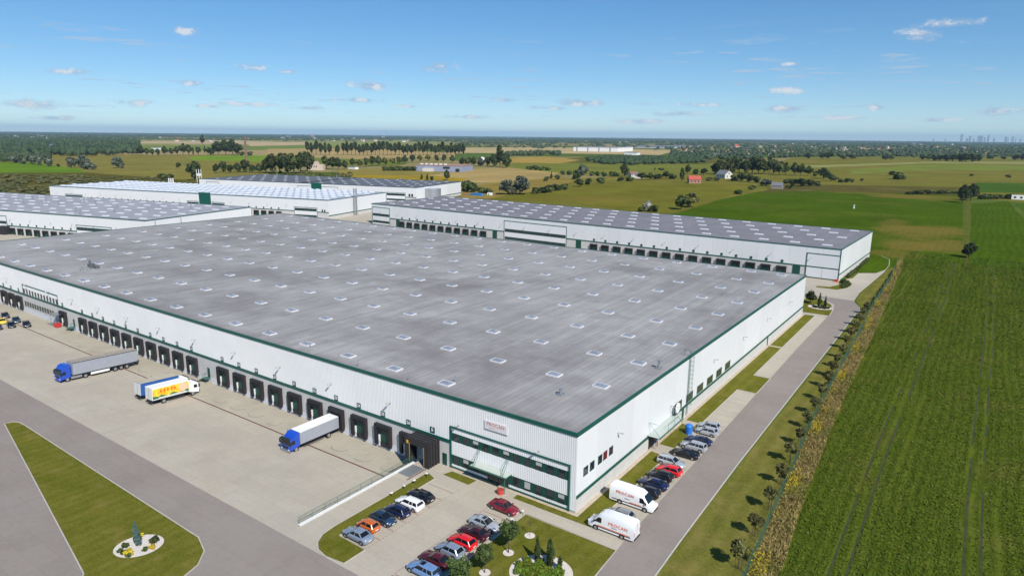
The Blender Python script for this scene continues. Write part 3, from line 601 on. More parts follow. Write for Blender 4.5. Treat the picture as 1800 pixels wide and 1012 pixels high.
# second office in the dock front: two rows of windows under a frame
mb = MB(); mb.box(-189.6, -189.4, -0.1, 0, 4.68, 7.4); mb.box(-165.7, -165.5, -0.1, 0, 4.68, 7.4); mb.box(-189.6, -165.5, -0.14, 0, 7.3, 7.5); mb.build('office_frame', MAT['green'], wh)
for k in range(12):
    for z0, z1, xs, xo in ((4.85, 6.2, 2.02, -189.0), (0.95, 2.35, 1.72, -189.2)):
        x = xo + k * xs; f = MB().box(x, x + 0.95, -0.09, -0.05, z0, z1).build('window', MAT['glass'], wh); MB().box(x - 0.08, x, -0.11, -0.05, z0 - 0.05, z1 + 0.05).build('frame', MAT['greend'], f)
# side wall: office windows, band windows, doors, lamps
for (a, b) in ((2.05, 3.2), (3.95, 5.1), (6.4, 7.5), (8.05, 9.1), (9.9, 11.0)):
    f = MB().box(0.03, 0.06, a, b, 4.85, 6.05).build('window', mat('red_screen', (0.16, 0.012, 0.02), 0.3) if a == 8.05 else MAT['glass'], wh)
    fr = MB(); fr.box(0.03, 0.09, a - 0.07, a, 4.78, 6.12); fr.box(0.03, 0.09, b, b + 0.07, 4.78, 6.12); fr.box(0.03, 0.09, a, b, 6.05, 6.12); fr.box(0.03, 0.09, a, b, 4.78, 4.85); fr.build('frame', MAT['greend'], f)
    if a == 8.05: f['label'] = 'window with a red screen behind the glass'
for k in range(6):
    a = 35.9 + 5.65 * k; b = a + 3.3
    f = MB().box(0.03, 0.05, a, b, 2.75, 4.35).build('window', mat('amber_glazing', (0.075, 0.068, 0.03), 0.2, var=0.4, scale=1.2), wh)
    fr = MB()
    for t in range(5): yy = a + (b - a) * t / 4; fr.box(0.04, 0.09, yy - 0.04, yy + 0.04, 2.72, 4.38)
    fr.box(0.04, 0.085, a, b, 4.32, 4.40); fr.box(0.04, 0.085, a, b, 3.5, 3.57); fr.build('frame', MAT['greend'], f)
MB().box(0.06, 0.10, 39.6, 40.6, 0.0, 2.05).build('door', MAT['greend'], wh); MB().box(0.06, 0.10, 97.7, 98.6, 0.0, 2.05).build('door', MAT['greend'], wh)
for y in (12.5, 56.0, 76.0, 96.0, 118.0): inst('wall_lamp', LAMP, wh, (0.05, y, 7.6), (0, 0, math.pi / 2))
# staff door with a hung canopy
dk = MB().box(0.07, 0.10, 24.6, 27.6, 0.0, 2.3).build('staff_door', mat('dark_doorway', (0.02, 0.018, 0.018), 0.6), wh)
cn = MB().box(0.1, 2.2, 24.0, 34.4, 2.78, 2.86).build('canopy', mat('canopy_sheet', (0.42, 0.47, 0.43), 0.35), wh)
cf = MB()
for y in (24.2, 27.6, 31.0, 34.2): cf.box(0.1, 2.25, y - 0.05, y + 0.05, 2.66, 2.77)
cf.box(2.2, 2.3, 23.95, 34.45, 2.64, 2.9)
for y in (24.4, 33.6):
    cf.tube((0.1, y, 5.0), (2.1, y, 2.9), 0.035, 5); cf.tube((0.1, y, 5.0), (1.7, y, 5.0), 0.03, 5)
for y in (27.8, 30.6, 33.8): cf.tube((2.2, y, 2.8), (2.2, y, 4.0), 0.03, 5)
cf.tube((2.2, 27.8, 3.95), (2.2, 33.8, 3.95), 0.03, 5); cf.tube((2.2, 34.2, 0), (2.2, 34.2, 2.7), 0.045, 6); cf.build('canopy_frame', MAT['railgreen'], cn)
dd = MB(); dd.tube((0.9, 35.0, 4.3), (1.05, 35.0, 4.3), 0.95, 16); dd.tube((0.05, 35, 4.2), (0.95, 35, 4.3), 0.05, 6); dd.build('satellite_dish', MAT['white'], wh)
# caged roof ladder
ld = MB()
for y in (41.6, 42.2): ld.tube((0.18, y, 0.4), (0.18, y, 13.2), 0.035, 5)
z = 0.6
while z < 13.0: ld.tube((0.18, 41.6, z), (0.18, 42.2, z), 0.022, 4); z += 0.3
z = 2.6
while z < 13.3:
    ring = [(0.18 + 0.75 * math.sin(t), 41.9 - 0.42 * math.cos(t), z) for t in np.linspace(0, math.pi, 7)]
    for a, b in zip(ring[:-1], ring[1:]): ld.tube(a, b, 0.022, 4, caps=False)
    z += 0.85
for t in np.linspace(0.5, 2.64, 4): ld.tube((0.18 + 0.75 * math.sin(t), 41.9 - 0.42 * math.cos(t), 2.6), (0.18 + 0.75 * math.sin(t), 41.9 - 0.42 * math.cos(t), 13.3), 0.02, 4)
for y in (41.6, 42.2): ld.tube((0.18, y, 13.2), (-1.0, y, 13.2), 0.03, 5); ld.tube((-1.0, y, 13.2), (-1.0, y, 12.0), 0.03, 5)
ld.build('roof_ladder', MAT['railgreen'], wh)
# small roof fittings
def vent(root, x, y, z=12.02, h=1.0, r=0.22):
    mb = MB(); mb.box(x - 0.5, x + 0.5, y - 0.5, y + 0.5, z, z + 0.25); mb.tube((x, y, z + 0.25), (x, y, z + h), r, 8); mb.tube((x, y, z + h), (x, y, z + h + 0.18), r * 1.6, 8); mb.build('roof_vent', MAT['steel'], root)
vent(wh, -1.9, 32.0, h=1.3); vent(wh, -9.4, 11.0, h=0.8)
for (x, y) in ((-172, 11.5), (-173.4, 10.2)):
    vent(wh, x, y, h=0.7)
mb = MB(); mb.box(-176, -174.4, 12.8, 14.4, 12.02, 13.2); mb.box(-173.6, -172.2, 13.4, 14.6, 12.02, 12.9)
for k in range(3): mb.tube((-175.6 + k * .5, 13.2, 13.2), (-175.6 + k * .5, 13.2, 14.3), 0.12, 6)
mb.build('roof_plant', mat('plant_grey', (0.10, 0.11, 0.12), 0.6), wh)
for (x, y) in ((-110, 2.2), (-152, 2.0), (-166, 2.6), (-74, 1.4), (-33, 1.2), (-45, 1.0), (-60.5, 3), (-26.5, 5.4)):
    MB().tube((x, y, 12.0), (x, y, 13.0), 0.07, 5).build('roof_pipe', MAT['steel'], wh)

# ---- the warehouses behind
def side_warehouse(label, loc, rz, L, Wd, H, roofm, office, docks, sky, skyspots, green=True, panels=True, roof_edge='green'):
    """local frame: front wall along x from -L to 0 at y=0, side wall along y from 0 to Wd at x=0"""
    r = empty('warehouse', loc, rz, label, 'warehouse')
    mb = MB(); mb.box(-L, -0.05, 0.05, 0.4, -0.2, H - 0.2); mb.box(-0.4, -0.05, 0.4, Wd, -0.2, H - 0.2); mb.box(-L, -L + 0.4, 0.4, Wd, -0.2, H - 0.2); mb.box(-L + 0.4, -0.4, Wd - 0.4, Wd, -0.2, H - 0.2); mb.build('wall_core', MAT['concrete'], r)
    n = int(L // 6) if panels else int(L // 24)
    st = L / n
    for k in range(n): MB().box(-L + k * st + 0.03, -L + (k + 1) * st - 0.03, 0, 0.05, 4.6, H - 0.25).build('wall_panel', MAT['panel'], r)
    n = max(1, int(Wd // 6) if panels else int(Wd // 24)); st = Wd / n
    for k in range(n): MB().box(-0.05, 0, k * st + 0.03, (k + 1) * st - 0.03, 2.6, H - 0.25).build('wall_panel', MAT['panel'], r)
    g = MB(); g.box(-L, 0.02, -0.06, 0.0, 4.15, 4.6); g.box(0.0, 0.06, 0, Wd, 2.1, 2.6); g.build('green_band', MAT['green'], r)
    g = MB(); e = 0.12; g.box(-L - e, e, -e, 0.1, H - 0.25, H + 0.12); g.box(-0.1, e, 0.1, Wd + e, H - 0.25, H + 0.12); g.box(-L - e, -L + 0.1, 0.1, Wd + e, H - 0.25, H + 0.12); g.box(-L + 0.1, -0.1, Wd - 0.1, Wd + e, H - 0.25, H + 0.12)
    g.build('roof_trim', MAT['green'] if roof_edge == 'green' else roof_edge, r)
    mb = MB(); mb.add([(-L, 0, H), (0, 0, H), (0, Wd, H), (-L, Wd, H)], [(0, 1, 2, 3)]); mb.build('roof', roofm, r)
    for (x0, x1, z0, z1, bands, nw) in office:
        g = MB(); g.box(x0, x0 + 0.25, -0.16, -0.065, 0.2, z1); g.box(x1 - 0.25, x1, -0.16, -0.065, 0.2, z1); g.box(x0 + 0.25, x1 - 0.25, -0.16, -0.065, z1 - 0.3, z1); g.build('office_frame', MAT['green'], r)
        MB().box(x0 + 0.25, x1 - 0.25, -0.10, -0.062, 0.2, z1 - 0.3).build('office_wall', MAT['panel'], r)
        for (a, b) in bands:
            bb = MB().box(x0 + 0.5, x1 - 0.5, -0.13, -0.101, a, b).build('window_band', MAT['greend'], r)
            for k in range(nw):
                w = (x1 - x0 - 1.4) / nw; MB().box(x0 + 0.7 + k * w, x0 + 0.7 + (k + 0.62) * w, -0.16, -0.131, a + 0.12, b - 0.12).build('window', MAT['glass'], bb)
    for x in docks: dock(r, x, 0, 0.0, False); inst('number_sign', SIGN, r, (x, -0.06, 5.3))
    k = -L + 8
    while k < -4: inst('wall_lamp', LAMP, r, (k, -0.02, 7.8)); k += 14.9
    skylights(r, skyspots, H, sky)
    return r
roofD = roof_mat('dark_felt_roof', (0.185, 0.175, 0.19), (0.225, 0.215, 0.23), streak=0.10, patch=(0.20, 0.19, 0.20))
sp = []
for i in range(21):
    for j in range(5): sp.append((-6.5 - 12.0 * i - (6 if j % 2 else 0), 7 + 13.2 * j))
D = side_warehouse('long white warehouse with dark grey roof and white rooflights, beside the green fields', (-0.5, 196.8, 0), math.radians(-1.35), 256.5, 65.0, 12.0, roofD,
    [(-157.5, -120.0, 0.3, 10.0, ((4.3, 5.9), (0.5, 1.9)), 9), (-256.0, -241.0, 0.3, 10.2, ((5.0, 6.5), (1.0, 2.4)), 5)],
    [-105.0 + 6.02 * k for k in range(15)] + [-231.0 + 6.0 * k for k in range(11)], SKY_FLAT, sp)
for x in (-234.5, -163.5, -113.3, -15.2): MB().box(x - 1.4, x + 1.4, -0.08, -0.02, 0.0, 4.1).build('roller_door', MAT['greend'], D)
MB().box(-12.0, -11.7, -0.1, -0.02, 0.3, 9.6).build('corner_frame', MAT['green'], D); MB().box(-11.7, -0.2, -0.1, -0.02, 9.3, 9.6).build('corner_frame', MAT['green'], D); MB().box(-11.7, -0.2, -0.1, -0.02, 0.15, 0.45).build('corner_frame', MAT['green'], D); MB().box(-0.15, 0.13, -0.13, 0.0, 0.2, 11.7).build('corner_frame', MAT['green'], D)
for k in range(2): MB().box(-11.6 + k * 5.75, -6.0 + k * 5.75, -0.04, -0.002, 0.45, 9.3).build('wall_panel', MAT['panel'], D)
ROT = math.radians(14.3)
roofE = roof_mat('blue_grey_roof', (0.33, 0.37, 0.44), (0.39, 0.43, 0.50), strip=3, streak=0.08, patch=(0.30, 0.34, 0.41))
sp = []
for i in range(42):
    for j in range(6): sp.append((-5 - 5.75 * i - (2.9 if j % 2 else 0), 5.5 + 11.2 * j))
E_ = side_warehouse('white warehouse whose blue-grey roof is dotted with rooflight domes', (-291.0, 199.0, 0), ROT, 248.0, 67.0, 12.0, roofE,
    [(-26.0, -8.5, 0.3, 6.9, ((4.6, 6.2), (0.6, 2.2)), 8), (-232.0, -214.0, 0.3, 6.9, ((4.6, 6.2),), 8), (-114.5, -104.0, 0.3, 6.9, ((4.6, 6.2),), 5), (-93, -82, 0.3, 6.9, ((4.6, 6.2),), 5)],
    [-62.0 + 6.0 * k for k in range(5)] + [-205 + 6.0 * k for k in range(14)], SKY_DOME, sp, panels=False)
MB().box(-103.5, -93.5, -0.2, -0.02, 0.2, 13.0).build('stair_tower', MAT['green'], E_)
ch = MB()
for y in (26.0, 28.6): ch.tube((1.2, y, 0), (1.2, y, 17.5), 0.45, 8)
ch.build('flue', MAT['steel'], E_)
for (x, y) in ((-5.2, -0.05), (-3.4, -0.05)): MB().box(x, x + 1.0, -0.1, -0.02, 4.7, 6.0).build('window', MAT['glass'], E_)
roofF = roof_mat('slate_roof', (0.10, 0.11, 0.125), (0.135, 0.145, 0.16), strip=2, streak=0.08, patch=(0.12, 0.125, 0.14))
sp = []
for i in range(17):
    for j in range(5): sp.append((-9 - 12.3 * i, 9 + 15.5 * j))
F_ = side_warehouse('white warehouse with near-black roof, farthest back', (-321.8, 310.2, 0), ROT, 218.0, 81.0, 12.0, roofF,
    [(-27.0, -9.5, 0.3, 7.6, ((5.2, 6.9), (1.4, 2.8)), 8), (-210, -196, 0.3, 9.8, ((5.2, 6.6),), 5), (-112, -72, 0.3, 9.8, ((5.2, 6.6),), 12)], [-60 + 6.0 * k for k in range(6)], SKY_SMALL, sp, panels=False, roof_edge=mat('black_trim', (0.03, 0.03, 0.033), 0.6))
MB().box(-98, -88, -0.25, -0.02, 0.2, 12.6).build('stair_tower', MAT['green'], F_)
mb = MB(); mb.box(-108.5, -107.5, 1, 80, 12.02, 12.5); mb.build('fire_wall', mat('black_trim', (0.03, 0.03, 0.033)), F_)
for (x, y) in ((-6.8, 0), (-4.4, 0)): MB().box(x, x + 1.5, -0.1, -0.02, 4.9, 7.0).build('window', MAT['glass'], F_)
for k in range(9): vent(F_, -12 - 23 * k, 20 + 28 * (k % 3), 12.0, h=2.0, r=0.4)
roofG = roof_mat('pale_grey_roof', (0.30, 0.30, 0.325), (0.36, 0.36, 0.385), strip=11, streak=0.10, patch=(0.33, 0.33, 0.35))
sp = []
for i in range(20):
    for j in range(6): sp.append((-7 - 12.2 * i - (4 if j % 2 else 0), 5 + 11.2 * j))
G_ = side_warehouse('white warehouse with pale grey vent-studded roof at the left edge', (-274.5, 79.3, 0), ROT, 250.0, 68.4, 12.0, roofG,
    [(-46.0, -22.0, 0.3, 7.6, ((5.0, 6.6), (1.0, 2.4)), 9), (-107.0, -96.0, 0.3, 9.4, ((5.2, 6.6), (1.0, 2.6)), 5)],
    [-92.5 + 6.1 * k for k in range(8)], SKY_FLAT, sp, panels=False)
MB().box(-100, -94.6, -3.0, -0.02, -0.3, 4.2).build('bellows_shelter', MAT['black'], G_)
for (x, y) in ((-30, 28), (-44, 20), (-58, 33), (-61, 12), (-83, 40), (-86, 16), (-97, 29), (-100, 46), (-112, 20), (-120, 38), (-128, 28), (-22, 48), (-36, 54), (-70, 50), (-140, 44), (-48, 4.5)):
    vent(G_, x, y, 12.0, h=2.2, r=0.3)
mb = MB()
for y in (5.0, 20.0): mb.tube((0.3, y, 0.3), (0.3, y, 13), 0.16, 6)
mb.build('drain_pipe', MAT['steel'], G_)
# round water tank and yard clutter between the rear warehouses
tk = at(760, 352); tk[2] = 0
t = empty('water_tank', tk, 0, 'round galvanised water tank beside the dark-roofed warehouse', 'tank')
mb = MB(); mb.tube((0, 0, 0), (0, 0, 10.5), 7.0, 32); mb.build('shell', MAT['steel'], t, smooth=40); mb = MB(); mb.tube((0, 0, 10.5), (0, 0, 11.6), 7.05, 32, r1=0.6); mb.build('roof', mat('tank_roof', (0.55, 0.57, 0.58), 0.5), t)

# ------------------------------------------------------------------ vehicles
def paint(name, rgb, metal=0.0, rough=0.3): return mat(name, rgb, rough, metal=metal, coat=0.6, spec=0.5)
PAINT = {
 'silver': paint('silver_paint', (0.50, 0.53, 0.57), 0.45), 'bluegrey': paint('blue_grey_paint', (0.30, 0.36, 0.46), 0.4), 'grey': paint('grey_paint', (0.30, 0.31, 0.31), 0.4),
 'orange': paint('orange_paint', (0.52, 0.12, 0.02)), 'navy': paint('navy_paint', (0.012, 0.02, 0.07), 0.2), 'inkblue': paint('ink_blue_paint', (0.02, 0.045, 0.09), 0.2),
 'white': paint('white_car_paint', (0.80, 0.81, 0.82)), 'black': paint('black_paint', (0.008, 0.008, 0.012)), 'darkred': paint('dark_red_paint', (0.22, 0.012, 0.025), 0.2),
 'wine': paint('wine_paint', (0.10, 0.010, 0.018), 0.2), 'maroon': paint('maroon_paint', (0.055, 0.008, 0.014), 0.2), 'red': paint('bright_red_paint', (0.66, 0.012, 0.02)), 'blue': paint('light_blue_paint', (0.19, 0.33, 0.58), 0.3),
 'yellow': paint('yellow_car_paint', (0.78, 0.55, 0.02)), 'truckblue': paint('truck_blue_paint', (0.012, 0.07, 0.46)), 'tarpgrey': mat('grey_tarpaulin', (0.30, 0.32, 0.37), 0.6, var=0.06, scale=0.8),
 'tarpblue': mat('blue_tarpaulin', (0.03, 0.11, 0.36), 0.55, var=0.08, scale=0.7)}
CARGLASS = mat('car_glass', (0.008, 0.011, 0.014), 0.06, spec=0.7)
TYRE = mat('tyre_rubber', (0.015, 0.015, 0.016), 0.85); RIM = mat('wheel_rim', (0.45, 0.46, 0.47), 0.35, metal=0.7); TRIM = mat('dark_plastic', (0.02, 0.02, 0.022), 0.6)
LAMPW = mat('headlamp', (0.72, 0.74, 0.76), 0.12, spec=0.8); LAMPR = mat('tail_lamp', (0.42, 0.012, 0.015), 0.2); PLATE = mat('number_plate', (0.72, 0.72, 0.70), 0.5)
def wheel_meshes(r, w, n=16):
    t = MB(); t.tube((0, -w / 2, 0), (0, w / 2, 0), r, n); c = MB(); c.tube((0, -w / 2 - 0.012, 0), (0, w / 2 + 0.012, 0), r * 0.62, n)
    return t.mesh('tyre', TYRE, 40), c.mesh('rim', RIM, 40)
WHEEL = wheel_meshes(0.31, 0.2); TWHEEL = wheel_meshes(0.5, 0.32)
def wheel(root, x, y, r=0.31, me=None):
    w = inst('wheel', (me or WHEEL)[0], root, (x, y, r)); inst('rim', (me or WHEEL)[1], w); return w
def ring(x, zb, zt, hw, top=0.88):
    return [(x, -hw * 0.92, zb), (x, -hw, zb + 0.16), (x, -hw, zt - 0.12), (x, -hw * top, zt), (x, hw * top, zt), (x, hw, zt - 0.12), (x, hw, zb + 0.16), (x, hw * 0.92, zb)]
CARK = {  # L, W, H, cowl, roof front, roof rear, rear glass base, belt, deck height at tail
 'hatch': (4.05, 1.70, 1.45, 0.92, 0.20, -1.42, -1.86, 0.90, 0.92), 'wagon': (4.55, 1.74, 1.46, 1.02, 0.32, -1.90, -2.16, 0.90, 0.92),
 'sedan': (4.60, 1.76, 1.42, 1.00, 0.22, -0.95, -1.62, 0.90, 0.94), 'coupe': (4.45, 1.75, 1.36, 0.95, 0.10, -1.00, -1.72, 0.88, 0.90),
 'beetle': (4.08, 1.72, 1.48, 1.05, 0.10, -0.85, -1.70, 0.92, 0.86), 'mini': (3.40, 1.56, 1.44, 0.90, 0.32, -1.22, -1.55, 0.92, 0.92)}
_car = {}
def car_meshes(kind):
    if kind in _car: return _car[kind]
    L, W, H, cw, rf, rr, rb, bz, dk = CARK[kind]; h = W / 2; f = L / 2; P = {}
    b = MB(); b.loft([ring(f, .34, .60, h * .72), ring(f - .12, .24, .68, h * .90), ring(f - .45, .19, .76, h * .98), ring((f + cw) / 2, .19, .83, h), ring(cw, .19, bz, h), ring(0.0, .19, bz + .01, h),
                     ring(rb + .35, .19, bz + .03, h), ring(rb, .20, dk + .02, h * .99), ring(-f + .16, .24, dk - .02, h * .94), ring(-f, .36, dk - .18, h * .82)])
    P['body'] = b.mesh('body', PAINT['silver'], 50)
    y0, y1 = h * .87, h * .68; g = MB()
    B = [(cw - .02, -y0, bz - .02), (rb + .04, -y0, bz - .01), (rb + .04, y0, bz - .01), (cw - .02, y0, bz - .02)]; T = [(rf, -y1, H - .07), (rr, -y1, H - .08), (rr, y1, H - .08), (rf, y1, H - .07)]
    g.add(B + T, [(0, 4, 5, 1), (1, 5, 6, 2), (2, 6, 7, 3), (3, 7, 4, 0)]); P['windows'] = g.mesh('windows', CARGLASS)
    r = MB(); m = (rf + rr) / 2
    r.loft([[(rf + .05, -y1 - .02, H - .10), (rf + .05, y1 + .02, H - .10), (rf, y1 * .86, H - .035), (rf, -y1 * .86, H - .035)], [(m, -y1 - .03, H - .09), (m, y1 + .03, H - .09), (m, y1 * .9, H), (m, -y1 * .9, H)],
            [(rr - .05, -y1 - .02, H - .11), (rr - .05, y1 + .02, H - .11), (rr, y1 * .86, H - .05), (rr, -y1 * .86, H - .05)]])
    for s in (-1, 1):
        for (xa, xb_, ra) in ((cw, rf, .035), (rb, rr, .075), ((cw + rb) / 2 + .12, (rf + rr) / 2 + .15, .035)):
            r.tube((xa, s * (y0 + .01), bz - .03), (xb_, s * (y1 + .015), H - .08), ra, 5)
        if kind == 'wagon': r.tube((rb + .95, s * (y0 + .01), bz - .03), (rr + .80, s * (y1 + .015), H - .08), .035, 5)
    P['roof'] = r.mesh('roof', PAINT['silver'], 40)
    a = MB()
    for x in (f - .78, -f + .80):
        for s in (-1, 1): a.tube((x, s * (h - .12), .33), (x, s * (h + .008), .33), .375, 14)
    a.box(-f + .9, f - .9, -h * .99, h * .99, .17, .26); P['arches'] = a.mesh('wheel_arch', TRIM)
    P['hl'] = MB().box(f - .22, f - .02, -.15, .15, .56, .68).mesh('headlight', LAMPW); P['tl'] = MB().box(-f - .01, -f + .14, -.12, .12, .62, dk - .12).mesh('tail_light', LAMPR)
    P['pl'] = MB().box(-.02, .02, -.26, .26, -.055, .055).mesh('number_plate', PLATE); P['mi'] = MB().box(-.09, .07, -.11, .11, -.07, .07).mesh('mirror', TRIM)
    P['dims'] = (f, h, cw, bz, dk); _car[kind] = P; return P
def setmat(o, m): o.material_slots[0].link = 'OBJECT'; o.material_slots[0].material = m
def car(kind, col, x, y, head, label, group=None, sunroof=False, z=0.0, pitch=0.0):
    P = car_meshes(kind); f, h, cw, bz, dk = P['dims']; r = empty('parked_car', (x, y, z), math.radians(head + rnd.uniform(-1.5, 1.5)), label, 'car', group)
    if pitch: r.rotation_euler.x = pitch
    b = inst('body', P['body'], r); setmat(b, PAINT[col]); o = inst('roof', P['roof'], r); setmat(o, PAINT[col]); inst('windows', P['windows'], r); inst('wheel_arch', P['arches'], r)
    for xx in (f - .78, -f + .80):
        for s in (-1, 1): wheel(r, xx, s * (h - .08))
    for s in (-1, 1): inst('headlight', P['hl'], b, (-.06, s * h * .58, 0)); inst('tail_light', P['tl'], b, (.05, s * h * .70, 0)); inst('mirror', P['mi'], b, (cw - .15, s * (h + .07), bz + .02))
    inst('number_plate', P['pl'], b, (-f - .005, 0, .56)); inst('number_plate', P['pl'], b, (f + .005, 0, .44))
    if sunroof: H = CARK[kind][2]; MB().box(-.30, .25, -.36, .36, H - .015, H + .008).build('sunroof', CARGLASS, o)
    return r
GL, GR, GS = 'cars parked along the left verge', 'cars parked beside the lawn with round trees', 'cars parked along the side wall'
car('sedan', 'bluegrey', -20.0, -22.2, 180, 'blue-grey saloon at the rounded end of the left parking row', GL); car('mini', 'orange', -20.5, -19.95, 180, 'small orange hatchback between a blue-grey car and a dark blue car', GL)
car('beetle', 'inkblue', -20.2, -17.45, 0, 'round-backed dark blue car parked nose out beside the orange car', GL); car('hatch', 'navy', -20.0, -14.95, 180, 'navy hatchback between the round dark car and the white estate', GL)
car('wagon', 'white', -20.0, -12.5, 180, 'white estate car in the left parking row', GL); car('coupe', 'black', -20.1, -10.0, 180, 'black coupe next to the white estate, last in its row', GL)
car('sedan', 'darkred', -8.5, -5.3, 0, 'dark red saloon parked nearest the office entrance', GR); car('sedan', 'silver', -8.2, -10.2, 0, 'silver saloon with a dark sunroof beside the round trees', GR, sunroof=True)
car('coupe', 'maroon', -8.0, -12.75, 180, 'very dark maroon coupe between the silver saloon and the bright red hatchback', GR); car('hatch', 'red', -8.0, -15.2, 180, 'bright red hatchback beside the lawn with round trees', GR)
car('hatch', 'bluegrey', -8.1, -17.6, 180, 'pale blue-grey hatchback between the bright red and the maroon car', GR); car('coupe', 'wine', -8.3, -20.1, 180, 'maroon low car half hidden by a round tree crown', GR)
car('wagon', 'blue', -8.1, -22.5, 180, 'light blue estate with a dark sunroof at the bottom of the picture', GR, sunroof=True)
car('hatch', 'grey', 5.7, 2.7, 180, 'grey hatchback between the two white vans', GS); car('sedan', 'bluegrey', 6.6, 0.9, 180, 'grey-blue car mostly hidden behind the nearest white van', GS)
for (k, c, x, y, a, l) in (('hatch', 'black', 6.1, 10.6, 180, 'black hatchback right behind the white van'), ('sedan', 'navy', 5.9, 13.5, 180, 'navy saloon between two black cars by the side wall'), ('hatch', 'black', 5.8, 16.4, 180, 'black hatchback next to the red car by the side wall'),
        ('hatch', 'red', 6.2, 18.9, 180, 'bright red hatchback by the side wall'), ('wagon', 'silver', 5.4, 21.8, 0, 'silver estate parked nose out beside the red hatchback'), ('sedan', 'black', 6.1, 26.0, 180, 'black saloon standing opposite the staff door'),
        ('wagon', 'silver', 6.2, 29.5, 180, 'silver estate beside a navy car near the blue bin'), ('coupe', 'navy', 6.2, 32.2, 180, 'navy car between the silver estate and the blue bin'), ('hatch', 'silver', 6.0, 36.6, 180, 'silver hatchback right beside the blue bin'),
        ('hatch', 'silver', 5.6, 39.0, 180, 'silver hatchback farthest along the side wall row')): car(k, c, x, y, a, l, GS)
GY = 'cars standing in the dock yard'
for (k, c, x, y, a, l) in (('sedan', 'black', -187.5, -6.0, -12, 'black saloon farthest back in the dock yard'), ('coupe', 'yellow', -180.5, -9.0, -12, 'yellow sports car in the dock yard'), ('sedan', 'inkblue', -179.5, -6.0, -14, 'dark saloon just behind the yellow sports car'),
        ('sedan', 'black', -174.3, -9.0, -14, 'black saloon in front of the yellow car, second from the right'), ('sedan', 'black', -172.3, -6.0, -14, 'black saloon at the right end of the yard group'), ('sedan', 'navy', -174.0, -12.2, -12, 'dark blue saloon at the near left of the yard group')):
    car(k, c, x, y, a, l, GY, z=yard_z(y))

def van(x, y, head, label, style):
    r = empty('delivery_van', (x, y, 0), math.radians(head), label, 'van', 'white delivery vans')
    def rg(xx, zb, zt, hb, ht): return [(xx, -hb, zb), (xx, -hb, zb + .5), (xx, -hb * .985, min(zt - .3, 1.6)), (xx, -ht, zt - .22), (xx, -ht * .80, zt), (xx, ht * .80, zt), (xx, ht, zt - .22), (xx, hb * .985, min(zt - .3, 1.6)), (xx, hb, zb + .5), (xx, hb, zb)]
    b = MB(); b.loft([rg(3.42, .42, 1.0, .78, .66), rg(3.25, .34, 1.14, .94, .80), rg(2.55, .32, 1.34, .985, .86), rg(1.82, .32, 2.34, .99, .84), rg(1.2, .32, 2.66, .995, .84), rg(-1.0, .32, 2.74, .995, .85), rg(-3.2, .32, 2.72, .995, .85), rg(-3.45, .36, 2.60, .97, .82)])
    body = b.build('body', PAINT['white'], r, smooth=45)
    ws = MB(); ws.add([(2.60, -.80, 1.37), (2.60, .80, 1.37), (1.86, .74, 2.30), (1.86, -.74, 2.30)], [(0, 1, 2, 3)])
    for v in range(4): ws.v[v] = (ws.v[v][0] + .045, ws.v[v][1], ws.v[v][2] + .035)
    ws.build('windscreen', CARGLASS, r)
    for s in (-1, 1):
        q = MB(); q.add([(2.35, s * 1.0, 1.28), (1.30, s * 1.003, 1.26), (1.30, s * .955, 1.98), (1.78, s * .955, 1.98)], [(0, 1, 2, 3) if s < 0 else (3, 2, 1, 0)]); q.build('door_window', CARGLASS, r)
        MB().box(2.25, 2.40, s * 1.02, s * 1.22, 1.25, 1.55).build('mirror', TRIM, r); MB().box(3.12, 3.40, s * .60, s * .84, .86, 1.06).build('headlight', LAMPW, r); MB().box(-3.48, -3.42, s * .80, s * .93, .9, 1.5).build('tail_light', LAMPR, r)
        for xx in (2.15, -1.75):
            MB().tube((xx, s * .86, .36), (xx, s * 1.003, .36), .43, 14).build('wheel_arch', TRIM, r); w = wheel(r, xx, s * .90, .34)
    MB().box(3.30, 3.47, -.78, .78, .34, .58).build('bumper', TRIM, r); MB().box(-3.53, -3.44, -.9, .9, .34, .55).build('bumper', TRIM, r)
    MB().box(-3.47, -3.455, -.008, .008, .6, 2.4).build('door_seam', TRIM, r)
    txt = text_mesh('PROCAN', .66, MAT['orange'], spacing=1.08)
    for s in (-1, 1):
        t = inst('lettering', txt, body, (-.95 if style == 0 else -1.15, s * 1.0, 1.80 if style == 0 else 1.55), (math.pi / 2 + (-.06 if s < 0 else .06) * 0, 0, 0 if s < 0 else math.pi))
        inst('lettering', text_mesh('logistics', .26, MAT['greyprint']), body, (-.6, s * 1.004, 1.16), (math.pi / 2, 0, 0 if s < 0 else math.pi))
        x0, x1 = (1.9, -2.9) if style else (1.6, -.2)
        q = MB(); q.box(x1, x0, s * .998, s * 1.006, .74, .86); q.build('stripe', MAT['orange'], body)
        MB().box(-3.0, 1.9, s * .997, s * 1.004, .56, .70).build('rubbing_strip', TRIM, body)
    return r
van(6.4, -0.85, 180, 'white van with an orange stripe, cab towards the wall, nearest the path', 1); van(5.7, 7.0, 0, 'white high-roof van parked nose out between a grey and a black car', 0)

